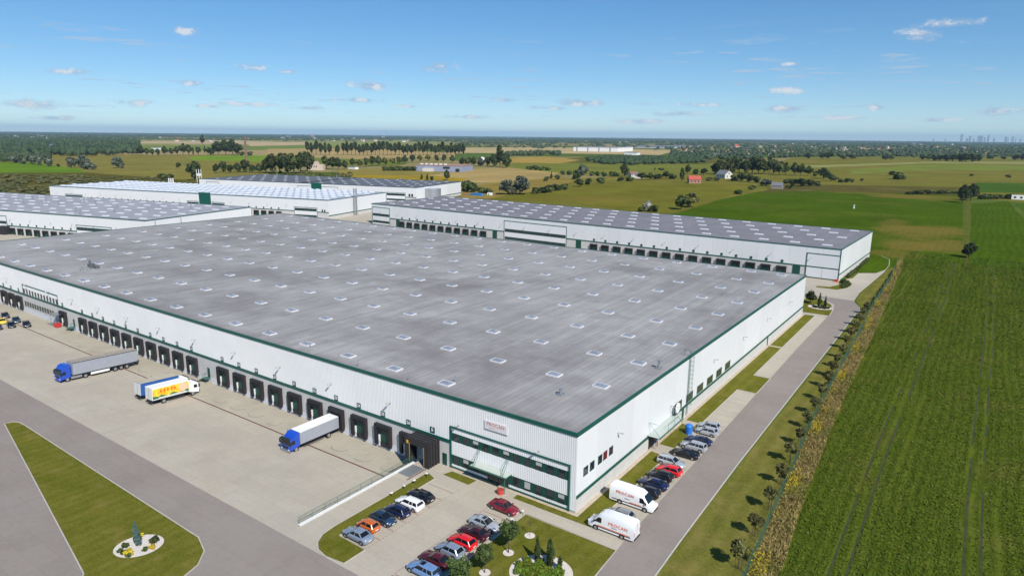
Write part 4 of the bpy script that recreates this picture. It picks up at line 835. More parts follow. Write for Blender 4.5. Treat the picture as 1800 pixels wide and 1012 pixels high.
def truck_cab(r, x0, H, m, low=False):
    """cab occupying x0-2.1 .. x0, front at x0"""
    b = MB(); w = 1.23
    prof = [(x0 - 2.1, .95), (x0 - .12, .55), (x0, .75), (x0 - .02, 1.55), (x0 - .32, 2.65), (x0 - .75, H - .25), (x0 - 1.2, H), (x0 - 2.1, H)]
    b.extr(prof, -w, w); cab = b.build('cab', m, r)
    g = MB(); g.add([(x0 + .01, -1.12, 1.62), (x0 + .01, 1.12, 1.62), (x0 - .29, 1.08, 2.60), (x0 - .29, -1.08, 2.60)], [(0, 1, 2, 3)]); g.build('windscreen', CARGLASS, r)
    v = MB(); v.extr([(x0 - .25, 2.66), (x0 + .22, 2.52), (x0 + .20, 2.62), (x0 - .3, 2.82)], -1.15, 1.15); v.build('sun_visor', TRIM, r)
    for s in (-1, 1):
        q = MB(); q.add([(x0 - .30, s * (w + .006), 1.60), (x0 - 1.15, s * (w + .006), 1.60), (x0 - 1.15, s * (w + .006), 2.30), (x0 - .52, s * (w + .006), 2.30)], [(0, 1, 2, 3) if s < 0 else (3, 2, 1, 0)]); q.build('door_window', CARGLASS, r)
        MB().box(x0 - .15, x0 + .02, s * (w + .05), s * (w + .30), 1.65, 2.35).build('mirror', TRIM, r); MB().box(x0 - .1, x0 + .02, s * .75, s * 1.12, .72, .92).build('headlight', LAMPW, r)
    MB().box(x0 - .12, x0 + .05, -1.22, 1.22, .38, .70).build('bumper', m if not low else MAT['steel'], r)
    MB().box(x0 - .02, x0 + .02, -.85, .85, .95, 1.4).build('grille', TRIM, r)
    return cab
def axle(r, x, two=True):
    for s in (-1, 1): wheel(r, x, s * 1.06, .5, TWHEEL)
def pitch_at(o, y0, y1): o.rotation_euler.y = 0
# articulated lorry pulling off the docks
ly0, ly1 = -20.7, -4.1; slope = math.atan2(yard_z(-19) - yard_z(-7), 12)
semi = empty('articulated_lorry', (-115.4, (ly0 + ly1) / 2, (yard_z(-19.2) + yard_z(-6.9)) / 2), math.radians(-86), 'articulated lorry with blue cab and long grey curtain-sided trailer in the yard', 'lorry'); semi.rotation_euler.y = -slope * 0.9
truck_cab(semi, 8.25, 3.65, PAINT['truckblue'])
MB().box(2.0, 7.2, -.45, .45, .62, .95).build('chassis', TRIM, semi)
MB().box(3.9, 6.1, -1.2, -.7, .45, .95).build('fuel_tank', MAT['steel'], semi); MB().box(3.9, 6.1, .7, 1.2, .45, .95).build('fuel_tank', MAT['steel'], semi)
tr = MB().box(-8.25, 5.7, -1.275, 1.275, 1.22, 3.9).build('trailer_body', PAINT['tarpgrey'], semi); MB().box(-8.25, 5.7, -1.26, 1.26, 3.9, 3.96).build('trailer_roof', mat('dusty_tarp_roof', (0.30, 0.265, 0.22), 0.8, var=0.15, scale=0.5), tr)
mb = MB()
for s in (-1, 1):
    mb.box(-8.25, 5.7, s * 1.276, s * 1.295, 3.78, 3.9); mb.box(-8.25, 5.7, s * 1.276, s * 1.295, 1.12, 1.24)
    for k in range(22): mb.box(-8.0 + k * .63, -7.94 + k * .63, s * 1.276, s * 1.30, 1.0, 1.3)
mb.build('tarpaulin_strap', TRIM, tr)
for s in (-1, 1): MB().box(-1.9, 2.1, s * 1.2, s * 1.25, .5, 1.0).build('side_guard', MAT['white'], tr)
MB().box(-8.2, 5.4, -.5, .5, .9, 1.2).build('trailer_frame', TRIM, semi); MB().box(-8.3, -8.2, -1.2, 1.2, .5, .7).build('rear_bar', TRIM, semi)
for x in (6.85, 3.2, -3.2, -4.5, -5.8): axle(semi, x)
# rigid lorry backed onto a dock
def rigid(label, x, y, head, bodym, roofm, cabm, L=9.6, bh=3.55, z=0.0, tilt=0.0):
    r = empty('box_lorry', (x, y, z), math.radians(head), label, 'lorry'); r.rotation_euler.y = tilt
    f = L / 2; truck_cab(r, f, 2.85, cabm, True); MB().box(-f, f - 2.1, -.45, .45, .62, .95).build('chassis', TRIM, r)
    b = MB().box(-f, f - 2.2, -1.275, 1.275, 1.1, bh).build('box_body', bodym, r); MB().box(-f, f - 2.2, -1.26, 1.26, bh, bh + .05).build('box_roof', roofm, b)
    MB().box(-f - .04, -f - .002, -1.2, 1.2, 1.15, bh - .05).build('rear_doors', mat('rear_door_white', (0.62, 0.62, 0.60), 0.5), b); MB().box(-f - .05, -f - .04, -.02, .02, 1.15, bh - .05).build('door_seam', TRIM, b)
    fr = MB()
    for s in (-1, 1): fr.box(-f, f - 2.2, s * 1.276, s * 1.29, 1.05, 1.14); fr.box(-f + 3.2, f - 3.0, s * 1.0, s * 1.06, .45, .62)
    fr.box(-f - .1, -f, -1.2, 1.2, .5, .68); fr.build('side_rail', TRIM, r)
    axle(r, f - 1.35); axle(r, -f + 2.3); return r, b, f
r, b, f = rigid('lorry with blue cab and white box backed onto a dock', -50.1, -6.0, -90, PAINT['tarpgrey'], MAT['white'], PAINT['truckblue'], 10.6, 3.25, yard_z(-6))
q = MB(); q.extr([(f - 2.15, 2.85), (f - .95, 2.78), (f - 1.5, 3.25), (f - 2.15, 3.36)], -1.15, 1.15); q.build('wind_deflector', PAINT['truckblue'], r)
zt = (yard_z(-6.5) + yard_z(-13)) / 2; tl = math.atan2(yard_z(-6.5) - yard_z(-13), 6.5)
r, b, f = rigid('white lorry with a yellow and green fruit picture along its box', -88.3, -10.0, 92, MAT['white'], MAT['white'], PAINT['white'], 9.8, 3.55, zt, -tl)
def fruit_mat():
    m = bpy.data.materials.new('fruit_print'); m.use_nodes = True; nt = m.node_tree; N = nt.nodes; L = nt.links; bs = N['Principled BSDF']; bs.inputs['Roughness'].default_value = 0.5
    tc = N.new('ShaderNodeTexCoord'); nz = N.new('ShaderNodeTexNoise'); nz.inputs['Scale'].default_value = 1.1; nz.inputs['Detail'].default_value = 3; L.new(tc.outputs['Object'], nz.inputs['Vector'])
    cr = N.new('ShaderNodeValToRGB'); cr.color_ramp.elements[0].position = 0.35; cr.color_ramp.elements[0].color = (0.80, 0.36, 0.01, 1); cr.color_ramp.elements[1].position = 0.6; cr.color_ramp.elements[1].color = (0.86, 0.62, 0.05, 1)
    L.new(nz.outputs['Fac'], cr.inputs[0]); L.new(cr.outputs[0], bs.inputs['Base Color']); return m
fm = fruit_mat(); gm = mat('print_green', (0.02, 0.16, 0.06), 0.5); pm = mat('print_peach', (0.85, 0.52, 0.36), 0.5)
for s in (-1, 1):
    MB().box(-f + .05, f - 2.3, s * 1.276, s * 1.284, 1.3, 3.35).build('side_print', fm, b)
    hill = [(-f + .05, 1.3), (f - 2.3, 1.3), (f - 2.3, 2.0)] + [(f - 2.5 - k * .5, 1.72 + .22 * math.sin(k * 1.3) + .1 * math.sin(k * 3.1)) for k in range(13)] + [(-f + .05, 1.9)]
    q = MB(); q.extr(hill, s * 1.286 - .002, s * 1.286 + .002); q.build('hill_print', gm, b)
    pe = [(f - 3.5 + .92 * math.cos(t), 2.45 + .85 * math.sin(t)) for t in np.linspace(0, 2 * math.pi, 17)[:-1]]; q = MB(); q.extr(pe, s * 1.291 - .002, s * 1.291 + .002); q.build('fruit_shape', pm, b)
    for k in range(5):
        pe = [(f - 5.2 - k * .72 + .17 * math.cos(t), 2.72 + .36 * math.sin(t)) for t in np.linspace(0, 2 * math.pi, 13)[:-1]]; q = MB(); q.extr(pe, s * 1.289 - .002, s * 1.289 + .002); q.build('leaf_shape', MAT['orange'], b)
    MB().box(-f + 1.2, f - 2.8, s * 1.287, s * 1.292, 1.36, 1.50).build('caption_strip', MAT['white'], b)
r, b, f = rigid('blue curtain-sided lorry with a beige roof beside the fruit lorry', -92.6, -9.9, 91, PAINT['tarpblue'], mat('beige_tarp_roof', (0.42, 0.38, 0.28), 0.8, var=0.1, scale=0.6), PAINT['white'], 10.0, 3.6, zt, -tl)

# ------------------------------------------------------------------ things around the site
# retaining wall with railing beside the ramp
rw = empty('retaining_wall', (-28.55, 0, 0), 0, 'low white-topped retaining wall with a green railing beside the dock ramp', 'wall')
MB().box(-.18, .18, -24.9, -2.6, -1.2, .14).build('wall', MAT['plinth'], rw)
MB().box(-.25, .25, -25.0, -2.5, .14, .22).build('coping', mat('white_coping', (0.70, 0.70, 0.68), 0.8, var=0.06, scale=1), rw)
y = -24.8
while y < -2.5: MB().tube((-.16, y, .2), (-.16, y, 1.25), .03, 5).build('post', MAT['railgreen'], rw); y += 2.2
ra = MB(); ra.tube((-.16, -24.9, 1.25), (-.16, -2.6, 1.25), .03, 5); ra.build('top_rail', MAT['railgreen'], rw); ra = MB(); ra.tube((-.16, -24.9, .35), (-.16, -2.6, .35), .022, 5); ra.build('bottom_rail', MAT['railgreen'], rw)
BAL = MB().tube((0, 0, .35), (0, 0, 1.25), .010, 4, caps=False).mesh('baluster', MAT['railgreen'])
y = -24.65
k = 0
while y < -2.6: inst('baluster', BAL, rw, (-.16, y, 0)); y += .16; k += 1
# grating in front of the drive-in door
MB().box(-29.3, -25.9, -6.4, -3.0, 0.012, 0.035).build('floor_grating', mat('steel_grating', (0.25, 0.27, 0.28), 0.5, metal=.4, var=.15, scale=6), None)
tag(bpy.data.objects['floor_grating'], 'grey steel floor grating in front of the black bellows door', 'grating')
for (x, lab) in ((-29.55, 'rusty guide rail left of the floor grating'), (-25.6, 'rusty guide rail right of the floor grating')):
    tag(MB().box(x - .06, x + .06, -7.2, -2.9, 0.012, .10).build('guide_rail', mat('rusty_drain', (0.12, .045, .03)), None), lab, 'rail', 'guide rails at the drive-in door')
# steel stairs to the dock doors
def stairs(x, label, w=1.2):
    r = empty('steel_stairs', (x, -0.1, -1.15), 0, label, 'stairs', 'green steel stairs on the dock front')
    MB().box(0, 1.3, -1.3, 0, 1.1, 1.15).build('landing', MAT['railgreen'], r)
    for k in range(6): MB().box(-.28 * (k + 1), -.28 * k, -1.25, -.05, 1.1 - .18 * (k + 1), 1.13 - .18 * (k + 1)).build('step', MAT['railgreen'], r)
    q = MB()
    for yy in (-1.28, -.04):
        q.tube((-1.75, yy, 0), (0, yy, 1.12), .035, 4); q.tube((-1.75, yy, 1.0), (0, yy, 2.15), .025, 4); q.tube((-1.75, yy, 0), (-1.75, yy, 1.0), .025, 4); q.tube((-.9, yy, .55), (-.9, yy, 1.6), .02, 4)
    q.tube((0, -1.28, 1.1), (0, -1.28, 2.15), .025, 4); q.tube((1.3, -1.28, 0), (1.3, -1.28, 2.15), .025, 4); q.tube((0, -1.28, 2.15), (1.3, -1.28, 2.15), .025, 4); q.tube((0, -1.28, 1.65), (1.3, -1.28, 1.65), .02, 4); q.tube((1.3, -.04, 0), (1.3, -.04, 2.15), .025, 4); q.tube((1.3, -1.28, 2.15), (1.3, -.04, 2.15), .025, 4)
    q.build('handrail', MAT['railgreen'], r)
    MB().box(.2, 1.1, .03, .09, 1.15, 3.2).build('door', MAT['greend'], r)
stairs(-92.4, 'green steel stairs to a door beside the fruit lorry'); stairs(-157.6, 'green steel stairs to a door beyond the red container')
r = empty('access_ramp', (-168.0, -0.1, -1.15), 0, 'grey metal access ramp with railings and a canopy at the second office', 'ramp')
q = MB(); q.extr([(-2.5, 0), (4.2, 0), (4.2, 1.1), (1.6, 1.1)], -1.7, -.1); q.build('ramp_deck', MAT['steel'], r)
q = MB()
for x in np.linspace(-2.5, 4.2, 8):
    zz = 0 if x < -2.4 else min(1.1, (x + 2.5) / 4.1 * 1.1); q.tube((x, -1.68, zz), (x, -1.68, zz + 1.05), .025, 4)
q.tube((-2.5, -1.68, 1.05), (1.6, -1.68, 2.15), .03, 4); q.tube((1.6, -1.68, 2.15), (4.2, -1.68, 2.15), .03, 4); q.build('railing', MAT['steel'], r)
MB().box(0.8, 4.4, -1.9, -.02, 3.5, 3.58).build('canopy', MAT['steel'], r)
for x in (1.0, 4.2): MB().tube((x, -1.8, 0), (x, -1.8, 3.5), .05, 5).build('canopy_post', MAT['steel'], r)
tag(MB().extr([(-.9, .15), (.9, .15), (1.05, 1.15), (-1.05, 1.15)], -.6, .6).build('waste_container', MAT['red'], None, (-164.4, -1.4, -1.15)), 'small red waste container beside the grey access ramp', 'container')
tag(MB().box(-.55, .55, -.4, .4, 0, .9).tube((-.3, 0, .9), (.3, 0, .9), .05, 6).build('waste_container', MAT['red'], None, (-0.9, 195.0, 0)), 'red box standing at the near corner of the dark-roofed long warehouse', 'container')
# blue bin on the side lawn, red planter and potted plant at the entrance
r = empty('recycling_bin', (3.3, 34.9, 0), 0, 'tall blue recycling bin on the grass among the silver cars', 'bin')
bm_ = mat('blue_plastic', (0.02, 0.16, 0.62), 0.45); q = MB(); q.tube((0, 0, .05), (0, 0, 1.35), .62, 14, r1=.68); q.build('drum', bm_, r, smooth=40); q = MB(); q.loft([[(R__ * math.cos(t), R__ * math.sin(t), z) for t in np.linspace(0, 2 * math.pi, 15)[:-1]] for R__, z in ((.70, 1.35), (.66, 1.6), (.45, 1.78), (.1, 1.85))]); q.build('lid', bm_, r, smooth=40)
MB().box(.55, .69, -.22, .22, 1.42, 1.56).build('slot', TRIM, r)
r = empty('planter', (-11.6, -2.0, 0), 0, 'red round planter beside the entrance canopy post', 'planter'); q = MB(); q.tube((0, 0, 0), (0, 0, .75), .42, 14, r1=.55); q.build('pot', mat('salmon_red_paint', (0.60, 0.06, 0.05), .5), r, smooth=40); MB().tube((0, 0, .72), (0, 0, .80), .5, 12).build('soil', mat('planter_soil', (.35, .05, .04), .8), r)
# small white lamps on the verges
r0 = None
for (x, y, lab) in ((-23.8, -4.7, 'white verge lamp nearest the floor grating'), (-23.9, -7.4, 'white verge lamp second from the floor grating'), (-24.0, -9.5, 'white verge lamp beside the black coupe'), (-24.0, -12.1, 'white verge lamp beside the white estate'), (-5.7, -4.7, 'white verge lamp at the corner of the path and the lawn'), (-5.7, -7.3, 'white verge lamp between the dark red and the silver saloon')):
    r = empty('verge_lamp', (x, y, 0), rnd.uniform(0, 3), lab, 'lamp', 'white verge lamps'); MB().tube((0, 0, 0), (0, 0, .55), .03, 5).build('post', TRIM, r); MB().box(-.08, .08, -.2, .2, .55, .72).build('lamp_head', MAT['white'], r)
# boundary fence of green welded mesh
P = [(p[0] - .05, p[1]) for p in FENCE]
fe = empty('mesh_fence', (0, 0, 0), 0, 'long green welded-mesh boundary fence between the verge and the crop field', 'fence')
pan = MB()
for k in range(50): x = k * .05; pan.box(x - .0017, x + .0017, -.0017, .0017, .05, 1.72)
for z in (.06, .4, .75, 1.1, 1.45, 1.70): pan.box(0, 2.5, -.004, .004, z - .004, z + .004)
PAN = pan.mesh('mesh_panel', MAT['railgreen']); POST = MB().box(-.04, .04, -.03, .03, 0, 1.85).mesh('post', MAT['railgreen'])
def walk(pts, step):
    out = []; d = 0.0
    for a, b in zip(pts[:-1], pts[1:]):
        a = Vector(a); b = Vector(b); L = (b - a).length
        while d < L: p = a + (b - a) * (d / L); out.append((p.x, p.y, math.atan2(b.y - a.y, b.x - a.x))); d += step
        d -= L
    return out
for (x, y, a) in walk(P, 2.52):
    if y < -22: continue
    inst('post', POST, fe, (x, y, 0), (0, 0, a)); o = inst('mesh_panel', PAN, fe, (x, y, 0), (0, 0, a))
# oval pebble bed edges, tree rings
def disc(name, cx, cy, rx, ry, ang, z, m, n=40):
    c, s = math.cos(ang), math.sin(ang)
    return sheet(name, [(cx + c * rx * math.cos(t) - s * ry * math.sin(t), cy + s * rx * math.cos(t) + c * ry * math.sin(t)) for t in np.linspace(0, 2 * math.pi, n + 1)[:-1]], z, m)
disc('pebble_bed', -41.4, -39.9, 2.9, 2.5, 0.9, 0.036, G['pebble']); disc('pebble_bed', 3.3, -13.9, 3.9, 3.5, 0.5, 0.036, G['pebble']); disc('pebble_bed', 2.6, 149.5, 3.6, 3.0, 0, 0.038, G['pebble'])
for (x, y) in ((-2.2, -13.05), (-2.2, -18.0), (-2.1, -8.3), (-2.2, -23)): disc('tree_ring', x, y, .72, .72, 0, 0.036, G['pebble'], 20)

# ------------------------------------------------------------------ vegetation
def leaf_mat(name, c, c2=None, rand=0.18, rough=0.7, scale=0.5, stretch=None):
    if name in _mats: return _mats[name]
    m = bpy.data.materials.new(name); m.use_nodes = True; nt = m.node_tree; N = nt.nodes; L = nt.links; b = N['Principled BSDF']
    b.inputs['Roughness'].default_value = rough; b.inputs['Specular IOR Level'].default_value = 0.12
    tc = N.new('ShaderNodeTexCoord'); nz = N.new('ShaderNodeTexNoise'); nz.inputs['Scale'].default_value = scale; nz.inputs['Detail'].default_value = 4; vv = tc.outputs['Object']
    if stretch:
        mp = N.new('ShaderNodeMapping'); mp.inputs['Scale'].default_value = stretch; L.new(vv, mp.inputs[0]); vv = mp.outputs[0]
    L.new(vv, nz.inputs['Vector'])
    mr = N.new('ShaderNodeMapRange'); mr.inputs[1].default_value = 0.35; mr.inputs[2].default_value = 0.65; L.new(nz.outputs['Fac'], mr.inputs[0])
    mx = N.new('ShaderNodeMix'); mx.data_type = 'RGBA'; c2 = c2 or tuple(min(1, x * 1.55) for x in c); mx.inputs['A'].default_value = (*c, 1); mx.inputs['B'].default_value = (*c2, 1); L.new(mr.outputs[0], mx.inputs['Factor'])
    oi = N.new('ShaderNodeObjectInfo'); hs = N.new('ShaderNodeHueSaturation'); m2 = N.new('ShaderNodeMapRange'); m2.inputs[3].default_value = 1 - rand; m2.inputs[4].default_value = 1 + rand; L.new(oi.outputs['Random'], m2.inputs[0])
    m3 = N.new('ShaderNodeMapRange'); m3.inputs[3].default_value = 0.485; m3.inputs[4].default_value = 0.515; L.new(oi.outputs['Random'], m3.inputs[0]); L.new(m3.outputs[0], hs.inputs['Hue'])
    L.new(mx.outputs['Result'], hs.inputs['Color']); L.new(m2.outputs[0], hs.inputs['Value']); L.new(hs.outputs[0], b.inputs['Base Color'])
    _mats[name] = m; return m
LEAF = {'green': leaf_mat('tree_leaves', (0.050, 0.072, 0.022), (0.095, 0.118, 0.036)), 'dark': leaf_mat('dark_leaves', (0.040, 0.058, 0.024), (0.078, 0.098, 0.036)), 'grey': leaf_mat('willow_leaves', (0.085, 0.105, 0.075), (0.150, 0.170, 0.120)),
        'olive': leaf_mat('olive_leaves', (0.085, 0.092, 0.024), (0.150, 0.145, 0.040)), 'pale': leaf_mat('pale_leaves', (0.26, 0.28, 0.24), (0.44, 0.45, 0.40)), 'lawnball': leaf_mat('clipped_leaves', (0.040, 0.068, 0.020), (0.092, 0.125, 0.038), scale=3),
        'fence': leaf_mat('fence_tree_leaves', (0.058, 0.064, 0.022), (0.165, 0.155, 0.055), scale=5), 'thuja': leaf_mat('thuja_leaves', (0.035, 0.055, 0.018), (0.065, 0.090, 0.028), scale=3), 'juniper': leaf_mat('juniper_leaves', (0.085, 0.135, 0.016), (0.15, 0.205, 0.026), scale=2),
        'blue': leaf_mat('blue_spruce_needles', (0.065, 0.12, 0.105), (0.12, 0.19, 0.165), scale=3), 'yellow': leaf_mat('yellow_leaves', (0.42, 0.33, 0.02), (0.62, 0.50, 0.05), scale=3), 'redleaf': leaf_mat('reddish_leaves', (0.13, 0.06, 0.03), (0.2, 0.1, 0.05))}
BARK = mat('bark', (0.085, 0.065, 0.045), 0.9, var=0.25, scale=3)
rs = np.random.RandomState(11)
def leaf_quads(C, size, up=0.0, asp=1.0, flat=1.0):
    """one small randomly turned leaf face per centre in C"""
    n = len(C); a = rs.normal(size=(n, 3)); a[:, 2] = a[:, 2] * flat + up; a /= np.linalg.norm(a, axis=1)[:, None]
    b = np.cross(a, rs.normal(size=(n, 3)) * (flat, flat, 1.0)); b /= np.linalg.norm(b, axis=1)[:, None]; s = (size * rs.uniform(0.6, 1.3, n))[:, None]
    V = np.stack([C - a * s * asp - b * s, C + a * s * asp - b * s * 0.6, C + a * s * asp + b * s, C - a * s * asp + b * s * 0.6], 1).reshape(-1, 3)
    F = np.arange(4 * n).reshape(n, 4); return V, F
def np_mesh(name, V, F, m):
    me = bpy.data.meshes.new(name); me.vertices.add(len(V)); me.vertices.foreach_set('co', np.ascontiguousarray(V, dtype=np.float32).ravel())
    F = np.asarray(F, dtype=np.int32); k = F.shape[1]; me.loops.add(F.size); me.loops.foreach_set('vertex_index', F.ravel()); me.polygons.add(len(F))
    me.polygons.foreach_set('loop_start', np.arange(0, F.size, k, dtype=np.int32)); me.update(calc_edges=True); me.validate(); me.materials.append(m); return me
def crown_mesh(rx, rz, zc, n, leaf, m, clumps=16, taper=0.0, core=True):
    cs = []
    for _ in range(clumps):
        d = rs.normal(size=3); d /= np.linalg.norm(d); r = rs.uniform(0.35, 0.80); cs.append(d * r)
    cs = np.array(cs); cr = rs.uniform(0.26, 0.46, clumps); pick = rs.randint(0, clumps, n); d = rs.normal(size=(n, 3)); d /= np.linalg.norm(d, axis=1)[:, None]
    P = cs[pick] + d * (cr[pick] * rs.uniform(0.55, 1.0, n))[:, None]
    t = np.clip(1 - taper * (P[:, 2] + 1) / 2, 0.05, 1); P[:, 0] *= rx * t; P[:, 1] *= rx * t; P[:, 2] = P[:, 2] * rz + zc; P[:, 2] = np.maximum(P[:, 2], 0.05)
    V, F = leaf_quads(P, leaf)
    if core:                                                      # inner leaf mass so that the crown is not see-through everywhere
        vs, fs = [], []; nu, nv = 9, 6
        for j in range(nv + 1):
            for i in range(nu):
                th = math.pi * j / nv; ph = 2 * math.pi * i / nu; q = rs.uniform(0.42, 0.68); z = math.cos(th); tt = max(0.05, 1 - taper * (z + 1) / 2)
                vs.append((rx * tt * q * math.sin(th) * math.cos(ph), rx * tt * q * math.sin(th) * math.sin(ph), zc + rz * q * z))
        for j in range(nv):
            for i in range(nu): fs.append((j * nu + i, (j + 1) * nu + i, (j + 1) * nu + (i + 1) % nu, j * nu + (i + 1) % nu))
        F = np.vstack([F, np.array(fs) + len(V)]); V = np.vstack([V, np.array(vs)])
    return np_mesh('crown', V, F, m)
def trunk_mesh(h, r, limbs=4, spread=1.5, top=None):
    mb = MB(); mb.tube((0, 0, -0.05), (0.05 * h * .2, 0, h), r, 7, r * .6)
    for k in range(limbs):
        a = k * 2 * math.pi / limbs + rs.uniform(0, .6); mb.tube((0.01 * h, 0, h * rs.uniform(.72, .95)), (spread * math.cos(a), spread * math.sin(a), h + spread * rs.uniform(.7, 1.4)), r * .5, 5, r * .15)
    return mb.mesh('trunk', BARK, 50)
def protos():
    T = {}
    def put(k, H, W, crown, trunk): T.setdefault(k, []).append((H, W, crown, trunk))
    for _ in range(3): put('broad', 12, 9, crown_mesh(4.5, 4.9, 7.0, 1500, .42, LEAF['green'], 18), trunk_mesh(4.5, .32, 4, 2.4))
    for _ in range(2): put('dark', 12, 9.5, crown_mesh(4.7, 5.2, 6.7, 1500, .42, LEAF['dark'], 18), trunk_mesh(4, .34, 4, 2.4))
    for _ in range(3): put('poplar', 20, 8, crown_mesh(3.6, 8.2, 11.6, 1500, .5, LEAF['dark'], 20, .25), trunk_mesh(8, .38, 4, 1.5))
    for _ in range(2): put('willow', 10, 9.5, crown_mesh(4.7, 4.9, 5.0, 1700, .40, LEAF['grey'], 18), trunk_mesh(3, .4, 4, 2))
    for _ in range(3): put('bush', 3, 4.2, crown_mesh(2.1, 1.55, 1.45, 700, .24, LEAF['green'], 12), trunk_mesh(.8, .12, 4, .8))
    for _ in range(2): put('olive', 7, 6, crown_mesh(3.0, 3.1, 3.9, 900, .36, LEAF['olive'], 14), trunk_mesh(2.2, .2, 4, 1.5))
    put('pale', 6, 6, crown_mesh(2.9, 2.9, 3.1, 1100, .28, LEAF['pale'], 14), trunk_mesh(1.5, .2, 4, 1.2)); put('reddish', 4, 5, crown_mesh(2.4, 1.9, 2.0, 600, .3, LEAF['redleaf'], 12), trunk_mesh(1, .15))
    for _ in range(2): put('conifer', 12, 5.4, crown_mesh(2.9, 5.9, 6.3, 1300, .34, LEAF['dark'], 26, .92), trunk_mesh(2.5, .25, 3, .5))
    return T
TREE = protos()
KIND = {'broad': ('broadleaf_tree', 'tree'), 'dark': ('broadleaf_tree', 'tree'), 'poplar': ('poplar_tree', 'tree'), 'willow': ('willow_tree', 'tree'), 'bush': ('bush', 'bush'), 'olive': ('broadleaf_tree', 'tree'), 'pale': ('broadleaf_tree', 'tree'), 'reddish': ('bush', 'bush'), 'conifer': ('conifer_tree', 'tree')}
def tree_at(p, h, w, kind, label, group=None, name=None):
    H, W, c, t = TREE[kind][rnd.randrange(len(TREE[kind]))]
    nm, cat = KIND[kind]; r = empty(name or nm, (p[0], p[1], 0), rnd.uniform(0, 6.28), label, cat, group); r.scale = (w / W, w / W, h / H)
    inst('trunk', t, r); inst('crown', c, r); return r
def depth(p): return float(np.dot(np.array([p[0], p[1], 0.0]) - CAM, FWD))
def px_tree(px, py, hpx, kind, label, group=None, wpx=None):
    p = at(px, py); d = depth(p); h = hpx * d / FPX; H, W = TREE[kind][0][0], TREE[kind][0][1]
    return tree_at(p, h, (wpx * d / FPX) if wpx else h * W / H * rnd.uniform(.9, 1.15), kind, label, group)
# --- row of small standard trees inside the fence
fb = [(23.2, 1.0), (22.8, 9.3), (22.5, 17.2), (22.0, 25.8), (21.5, 34.0), (21.3, 41.6), (20.8, 49.9), (20.4, 57.6), (19.9, 66.1), (19.4, 74.4), (19.0, 82.3), (18.6, 90.0), (18.2, 98.4), (17.7, 107.0), (17.3, 115.2), (17.1, 123.6), (16.8, 132.6), (16.5, 141.5), (16.3, 149.0)]
FB = [(crown_mesh(.98, .92, 2.30, 800, .10, LEAF['fence'], 20), MB().tube((0, 0, 0), (0, 0, 2.2), .045, 5).mesh('trunk', BARK)) for _ in range(3)]
STAKE = MB().tube((.32, .1, 0), (.32, .1, 1.3), .03, 5).tube((-.32, .1, 0), (-.32, .1, 1.3), .03, 5).tube((-.32, .1, 1.2), (.32, .1, 1.2), .02, 4).mesh('stake', BARK)
ORD = ['nearest', 'second', 'third', 'fourth', 'fifth', 'sixth', 'seventh', 'eighth', 'ninth', 'tenth', 'eleventh', 'twelfth', 'thirteenth', 'fourteenth', 'fifteenth', 'sixteenth', 'seventeenth', 'eighteenth', 'last']
for k, (x, y) in enumerate(fb):
    c, t = FB[k % 3]; s = rnd.uniform(1.08, 1.25)
    r = empty('standard_tree', (x - .55, y, 0), rnd.uniform(0, 6), f'small round-headed tree along the green fence, {ORD[k]} in the row', 'tree', 'round-headed trees along the fence'); r.scale = (s, s, s)
    inst('trunk', t, r); inst('crown', c, r); inst('stake', STAKE, r)
# low shrubs against the fence
SHR = [crown_mesh(.75, .62, .6, 260, .10, LEAF['dark'], 12) for _ in range(2)]
for k, (x, y, a) in enumerate(walk(FENCE, 4.1)):
    if y < -8 or y > 230 or (k % 6 and y < 150): continue
    s = rnd.uniform(.55, .9); o = inst('shrub', SHR[k % 2], None, (x - rnd.uniform(.5, 1.0), y, 0), (0, 0, rnd.uniform(0, 6)), (s, s, s)); tag(o, 'low dark shrub growing against the green mesh fence', 'shrub', 'shrubs against the fence')
# --- round trees on the lawn island
LB = [(crown_mesh(1.32, 1.36, 3.0, 2600, .085, LEAF['lawnball'], 30), MB().tube((0, 0, 0), (0, 0, 2.6), .07, 7, .05).mesh('trunk', BARK)) for _ in range(2)]
for k, (x, y, s, lab) in enumerate(((-2.2, -13.05, 1.16, 'round clipped tree farthest from the light blue estate, on the lawn'), (-2.2, -18.0, .98, 'smaller round clipped tree in the middle of the lawn row'), (-2.3, -22.6, 1.18, 'round clipped tree at the bottom edge beside the light blue estate'))):
    r = empty('round_tree', (x, y, 0), k * 2.0, lab, 'tree', 'round clipped trees on the lawn'); r.scale = (s, s, s * .92); c, t = LB[k % 2]; inst('trunk', t, r); inst('crown', c, r)
r = empty('young_tree', (-2.1, -8.3, 0), 0, 'thin young tree with almost no leaves in a white pebble ring', 'tree'); mb = MB(); mb.tube((0, 0, 0), (0, 0, 1.9), .03, 5, .02)
for k in range(7): a = k * .9; mb.tube((0, 0, 1.3 + .08 * k), (.35 * math.cos(a), .35 * math.sin(a), 1.75 + .1 * k), .012, 4)
mb.build('trunk', BARK, r); C = rs.normal(size=(60, 3)) * (.28, .28, .25) + (0, 0, 1.95); V, F = leaf_quads(C, .05); inst('crown', np_mesh('crown', V, F, LEAF['fence']), r)
